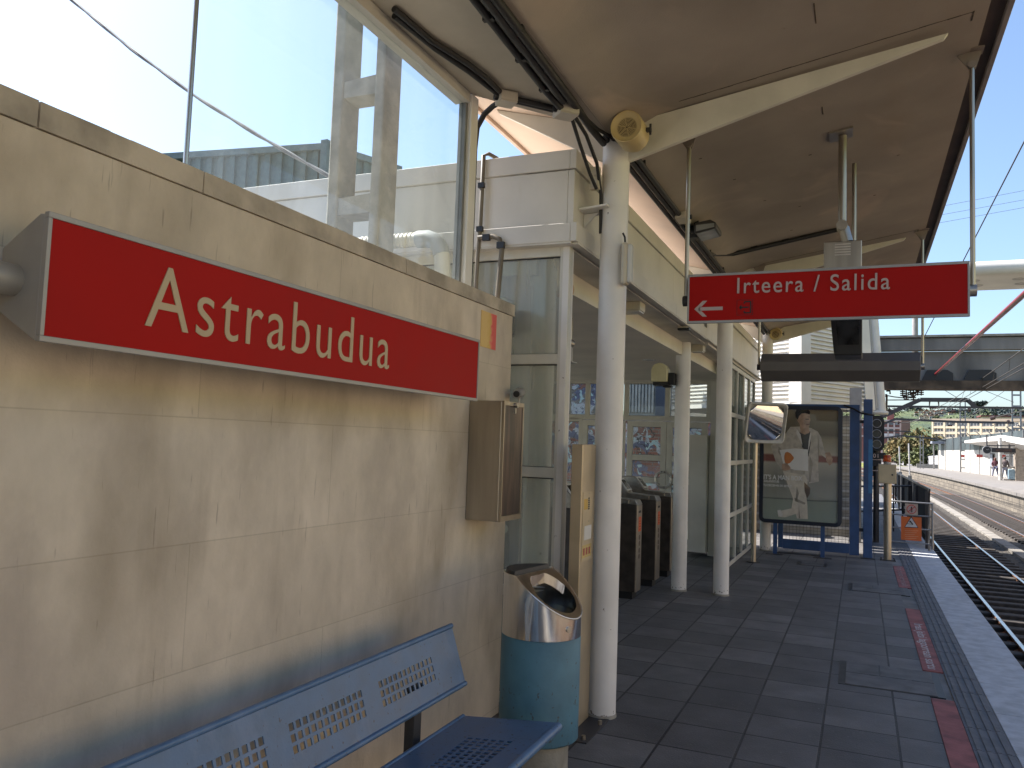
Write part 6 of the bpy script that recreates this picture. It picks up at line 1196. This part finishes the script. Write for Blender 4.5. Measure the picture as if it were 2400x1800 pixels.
def tree(name, base, h, spread, m, label, grp, seed, leaf=.3, nleaf=900, clumps=9, squash=.9, trunk=None, shape='round'):
    rnd = random.Random(seed); t = thing(name, label, 'tree', base, grp); base = Vector(base); BK_ = bpy.data.materials.get('bark') or mat('bark', (.12, .09, .065), .9, var=.2, scale=4)
    th_ = trunk or h*.35
    g = MB(); g.tube([base-Vector((0, 0, .3)), base+Vector((spread*.03, 0, th_*.6)), base+Vector((-spread*.02, 0, th_)), base+Vector((0, 0, h*.75))], [h*.028, h*.022, h*.017, h*.006], 8)
    cs = []
    for k in range(clumps):
        a = rnd.uniform(0, 6.28); rr = spread*rnd.uniform(.15, .72); zz = th_+(h-th_)*rnd.uniform(.1, .88)
        if shape == 'flat': zz = h*rnd.uniform(.78, .95)
        if shape == 'cone': rr *= (1-(zz-th_)/(h-th_))*1.2
        c = base+Vector((rr*math.cos(a), rr*math.sin(a), zz)); cs.append(c); g.tube([base+Vector((0, 0, th_*rnd.uniform(.7, 1.2))), c], [h*.012, h*.004], 6)
    obj('trunk', g, BK_, t, smooth=60)
    g = MB()
    for c in cs: leafy(g, c, spread*rnd.uniform(.28, .48), nleaf//clumps, leaf, rnd, squash)
    obj('crown', g, m, t, recalc=False); return t
AUT = mat('autumn_leaves', (.17, .115, .035), .8, var=.25, scale=.8, col2=(.06, .065, .02)); OLIVE = mat('olive_leaves', (.11, .12, .035), .8, var=.25, scale=.8, col2=(.04, .055, .02)); DGRN = mat('dark_green_leaves', (.05, .075, .035), .8, var=.25, scale=.6); BLUGR = mat('blue_green_leaves', (.035, .055, .055), .8, var=.2, scale=.5)
tr = 0
for (px, top_, y, sp, m_, lab) in ((2118, 1030, 150, 3.4, AUT, 'reddish brown trackside tree nearest the railway signal'), (2140, 1010, 165, 4.2, AUT, 'tall autumn brown tree left of the white apartment block'), (2163, 1022, 158, 4.2, OLIVE, 'olive green tree behind the graffiti wall'), (2180, 1030, 150, 3.6, AUT, 'yellow brown tree in front of the apartment block end'), (2198, 1042, 142, 3.0, DGRN, 'dark green tree beside the far platform end'), (2150, 1055, 140, 3.2, OLIVE, 'low olive bush at the trackside behind the leaning posts'), (2105, 1045, 175, 3.5, OLIVE, 'small olive tree half hidden behind the signal')):
    p = onY(px, top_, y); tr += 1; tree('tree', (p.x, y, -.8), p.z+.8, sp, m_, lab, 'trees beside the far track', 40+tr, .30, 1500, 11)
for (px, top_, y, m_, lab) in ((2140, 952, 800, BLUGR, 'lone dark tree on the hill crest left of the portal'), (2294, 942, 800, BLUGR, 'umbrella shaped pine standing on the hill crest'), (2150, 960, 800, BLUGR, 'smaller crest tree beside the lone dark tree')):
    p = onY(px, top_, y); bz_ = hz(p.x, y)-3; tree('hill_tree', (p.x, y, bz_), p.z-bz_, 8 if m_ == BLUGR else 6, m_, lab, 'trees on the hill crest', int(px), 1.2, 700, 9, .5, None, 'flat' if px > 2200 else 'round')
# hillside woods (reads as one mass)
g = MB(); rnd = random.Random(5)
for _ in range(1500):
    x, y = rnd.uniform(62, 420), rnd.uniform(520, 860)
    den = math.sin(x*.02)+math.sin(y*.021+x*.013)
    if den < -.1: continue
    z = hz(x, y); leafy(g, (x, y, z+1), rnd.uniform(2.5, 5), 16, 1.2, rnd, .8)
tag(obj('hillside_wood', g, BLUGR, recalc=False), 'dark blue-green woods covering the hillside', 'wood', None, 'stuff')
g = MB()
for _ in range(700):
    x, y = rnd.uniform(-60, 300), rnd.uniform(440, 800); leafy(g, (x, y, hz(x, y)+1), rnd.uniform(1.5, 4), 14, 1.0, rnd, .8)
tag(obj('hillside_shrubs', g, mat('bright_shrub_leaves', (.075, .095, .038), .8, var=.25, scale=.1), recalc=False), 'lighter green shrubs and fields on the hillside', 'shrubs', None, 'stuff')
# hill houses
HW = mat('house_render', (.62, .54, .46), .8, var=.06); HR_ = mat('house_roof_tiles', (.30, .12, .07), .8, var=.15); HWN = mat('house_windows', (.10, .11, .13), .3)
rnd = random.Random(8)
hp = [(2148, 972), (2157, 966), (2165, 971), (2172, 966), (2180, 972), (2187, 967), (2195, 969), (2203, 966), (2171, 978), (2184, 979), (2196, 976), (2212, 968), (2160, 980), (2229, 972), (2206, 974)]
hlab = ['white house at the left end of the hill village', 'pink house near the left of the hill village', 'low house below the hill road', 'house with pale gable in the hill village', 'wide house in the middle of the hill village', 'tall house above the village middle', 'ochre house right of the village middle', 'house near the right end of the hill village', 'lower row house, left', 'lower row house, middle', 'lower row house, right', 'last house at the right end of the hill village', 'lowest house of the hill village', 'lone house on the dark wooded slope', 'small house between the upper and lower rows']
for i, (px, py) in enumerate(hp):
    d_ = ray(px, py+4); k_ = 430.
    while k_ < 930 and (CAMP+d_*(k_/d_.y)).z > hz((CAMP+d_*(k_/d_.y)).x, k_): k_ += 3
    y = k_-4; p = onY(px, py+4, y); sc__ = y*.95/1884; wd = rnd.uniform(8, 12)*sc__; hh_ = rnd.uniform(8, 11)*sc__; z0 = p.z
    t = thing('house', hlab[i], 'house', (p.x, y, z0), 'houses on the hill'); g = MB(); g.box(p.x-wd/2, p.x+wd/2, y, y+wd, z0-3, z0+hh_*.7); obj('wall', g, HW, t)
    g = MB(); g.ext([(p.x-wd*.56, y-.5, z0+hh_*.701), (p.x+wd*.56, y-.5, z0+hh_*.701), (p.x+wd*.2, y-.5, z0+hh_), (p.x-wd*.2, y-.5, z0+hh_)], (0, wd+1, 0)); obj('roof', g, HR_, t)
    for k in (-.25, .2): g = MB(); g.box(p.x+wd*k-wd*.1, p.x+wd*k+wd*.1, y-.06, y-.0, z0+hh_*.25, z0+hh_*.5); obj('window', g, HWN, t)
# apartment block
AW = mat('apartment_cream', (.66, .56, .40), .7, var=.06, scale=.2); AP = mat('apartment_white_panel', (.68, .66, .62), .7, var=.04, scale=.2); AG = mat('apartment_window_glass', (.20, .22, .24), .2, var=.3, scale=.3); AR = mat('apartment_roof', (.42, .34, .26), .8)
AY = 400; xl, xr = onY(*R3(1125, 600), AY).x, onY(2560, 1000, AY).x; zt = onY(*R3(1125, 555), AY).z
t = thing('apartment_block', 'long cream and white apartment block with rows of windows behind the far platform', 'building', (xl, AY, 0))
g = MB(); g.box(xl, xr, AY+.6, AY+14, -2, zt); obj('wall', g, AP, t)
g = MB(); g.box(xl-.3, xr, AY-.2, AY+14, zt+.001, zt+1.1); obj('roof', g, AR, t)
fl = (onY(*R3(1200, 680), AY).z-onY(*R3(1200, 790), AY).z)
for k in range(8):
    z = zt-.2-fl*k
    g = MB(); g.box(xl, xr, AY, AY+.59, z-fl-.45, z-fl+.45); obj('balcony_band', g, AW, t)
nb = 12; bw = (xr-xl)/nb
g = MB()
for k in range(nb+1): g.box(xl+k*bw-.35, xl+k*bw+.35, AY-.06, AY+.62, -2, zt-.02)
obj('pilaster', g, AW, t)
for k in range(nb):
    for j in range(4):
        g = MB(); z = zt-.2-fl*j; x0 = xl+k*bw+.6; x1 = xl+(k+1)*bw-.6
        q = (x1-x0)/3
        for m_ in range(3): g.box(x0+m_*q+.25, x0+(m_+1)*q-.25, AY+.5, AY+.595, z-fl+.75, z-.55)
        obj('window', g, AG, t)
t.rotation_euler = (0, 0, R(-26))
# brick block
t = thing('brick_block', 'red brick apartment building with pale window bands left of the trackside trees', 'building', (0, 270, 0)); y = 270
BRK = mat('far_red_brick', (.26, .12, .10), .85, var=.1, scale=.5); BRK2 = mat('far_brown_brick', (.20, .13, .10), .85, var=.08, scale=.5)
a, c = onY(*R3(60, 560), y), onY(*R3(515, 560), y); e_ = onY(*R3(690, 560), y); g = MB(); g.box(a.x-6, c.x, y, y+14, -2, a.z); obj('wall', g, BRK, t); g = MB(); g.box(c.x+.01, e_.x, y-.6, y+14, -2, a.z+.4); obj('side_wall', g, BRK2, t)
g = MB()
for zpx in (545, 690, 860): z = onY(*R3(300, zpx), y).z; g.box(a.x-6, c.x-.05, y-.35, y-.001, z-.25, z+.25)
for xpx in (140, 260, 380, 500): x = onY(*R3(xpx, 700), y).x; g.box(x-.22, x+.22, y-.3, y-.002, -2, a.z-.4)
obj('white_trim', g, mat('trim_pale_pink', (.56, .46, .42), .7), t)
for (u0, u1, v0, v1, m_) in ((270, 370, 580, 630, AG), (400, 500, 580, 630, AG), (160, 380, 795, 850, AP), (400, 500, 795, 850, AG), (160, 250, 700, 760, AG), (275, 370, 700, 760, AG)):
    p, q = onY(*R3(u0, v0), y), onY(*R3(u1, v1), y); g = MB(); g.box(p.x, q.x, y-.2, y-.003, q.z, p.z); obj('window', g, m_, t)
g = MB(); p = onY(*R3(320, 480), y); g.box(p.x-1.0, p.x+.9, y+3, y+5, a.z, onY(*R3(320, 405), y).z); obj('chimney', g, BRK, t)
# low grey building and the dark slope building
t = thing('far_school_building', 'low building with dark red roof above the apartment block at right', 'building', (100, 470, 0)); y = 470; a, c = onY(*R4(860, 465), y), onY(*R4(1659, 530), y)
g = MB(); g.box(a.x, c.x, y, y+15, 0, c.z+2); obj('wall', g, AW, t); g = MB(); g.box(a.x-1, c.x, y-1, y+16, c.z+2.001, a.z); obj('roof', g, mat('far_maroon_roof', (.16, .055, .05), .8), t)
t = thing('platform_canopy_far', 'flat grey roof at the far end of the opposite platform', 'roof', onY(*P2(830, 1185), 118)); a, c = onY(*P2(760, 1178), 118), onY(*P2(890, 1205), 118)
g = MB(); g.box(a.x, c.x+2, 117, 120, c.z, a.z); obj('slab', g, mat('blue_grey_slab', (.24, .26, .30), .6), t); g = MB(); [g.cyl((x, 118.5, -.1), (x, 118.5, c.z), .1) for x in (a.x+.3, c.x)]; obj('post', g, GALV, t)
# things behind the camera that light and reflect
t = thing('rear_bank_wall', 'long stone wall at the back of the opposite platform, seen in the traffic mirror', 'wall', (16, 0, 0))
g = MB(); g.box(10.8, 11.3, -60, 52, -.2, 4.0); obj('masonry', g, brickmat('ochre_wall_blocks', (.50, .40, .25), (.44, .34, .20), (.3, .24, .15), .6, .3, .012, 'YZ', .5, (0, 0), .8, .2, 1), t)
g = MB(); g.add([(11.3, -60, 3.9), (11.3, 52, 3.9), (34, 52, 13), (34, -60, 13)], [(0, 1, 2, 3)]); tag(obj('grass_bank', g, mat('bank_grass', (.14, .20, .06), .9, var=.2, scale=1)), kind='structure')
def separate(o):
    bm = bmesh.new(); bm.from_mesh(o.data); bm.verts.ensure_lookup_table(); seen = set(); comps = []
    for v in bm.verts:
        if v.index in seen: continue
        st_, comp = [v], []
        seen.add(v.index)
        while st_:
            q = st_.pop(); comp.append(q.index)
            for e_ in q.link_edges:
                w_ = e_.other_vert(q)
                if w_.index not in seen: seen.add(w_.index); st_.append(w_)
        comps.append(set(comp))
    bm.free()
    if len(comps) < 2: return
    me = o.data; base = o.name.split('.')[0]
    for c in comps[1:]:
        order = sorted(c); ix = {v: i for i, v in enumerate(order)}; g = MB(); g.v = [tuple(me.vertices[v].co) for v in order]; g.f = [tuple(ix[v] for v in p.vertices) for p in me.polygons if p.vertices[0] in c]
        n_ = obj(base, g, me.materials[0], None, smooth=40 if any(p.use_smooth for p in me.polygons) else 0); n_.parent = o.parent; n_.matrix_parent_inverse = o.matrix_parent_inverse.copy()
    c = comps[0]; order = sorted(c); ix = {v: i for i, v in enumerate(order)}; nm = bpy.data.meshes.new(base); nm.from_pydata([tuple(me.vertices[v].co) for v in order], [], [tuple(ix[v] for v in p.vertices) for p in me.polygons if p.vertices[0] in c]); nm.materials.append(me.materials[0])
    if any(p.use_smooth for p in me.polygons): nm.shade_smooth(); nm.set_sharp_from_angle(angle=R(40))
    o.data = nm
SPLIT = {'post', 'pictogram', 'bolt', 'clip', 'lifting_slot', 'screw', 'hinge', 'rail_bar', 'wheel', 'rivet', 'cap', 'cable_gland', 'bracket', 'wall', 'white_notice', 'side_bar', 'footing'}
done_data = set()
for o in list(bpy.data.objects):
    if o.type == 'MESH' and o.name.split('.')[0] in SPLIT and not o.modifiers and o.data.users == 1: separate(o)
print('objects', len(bpy.data.objects))
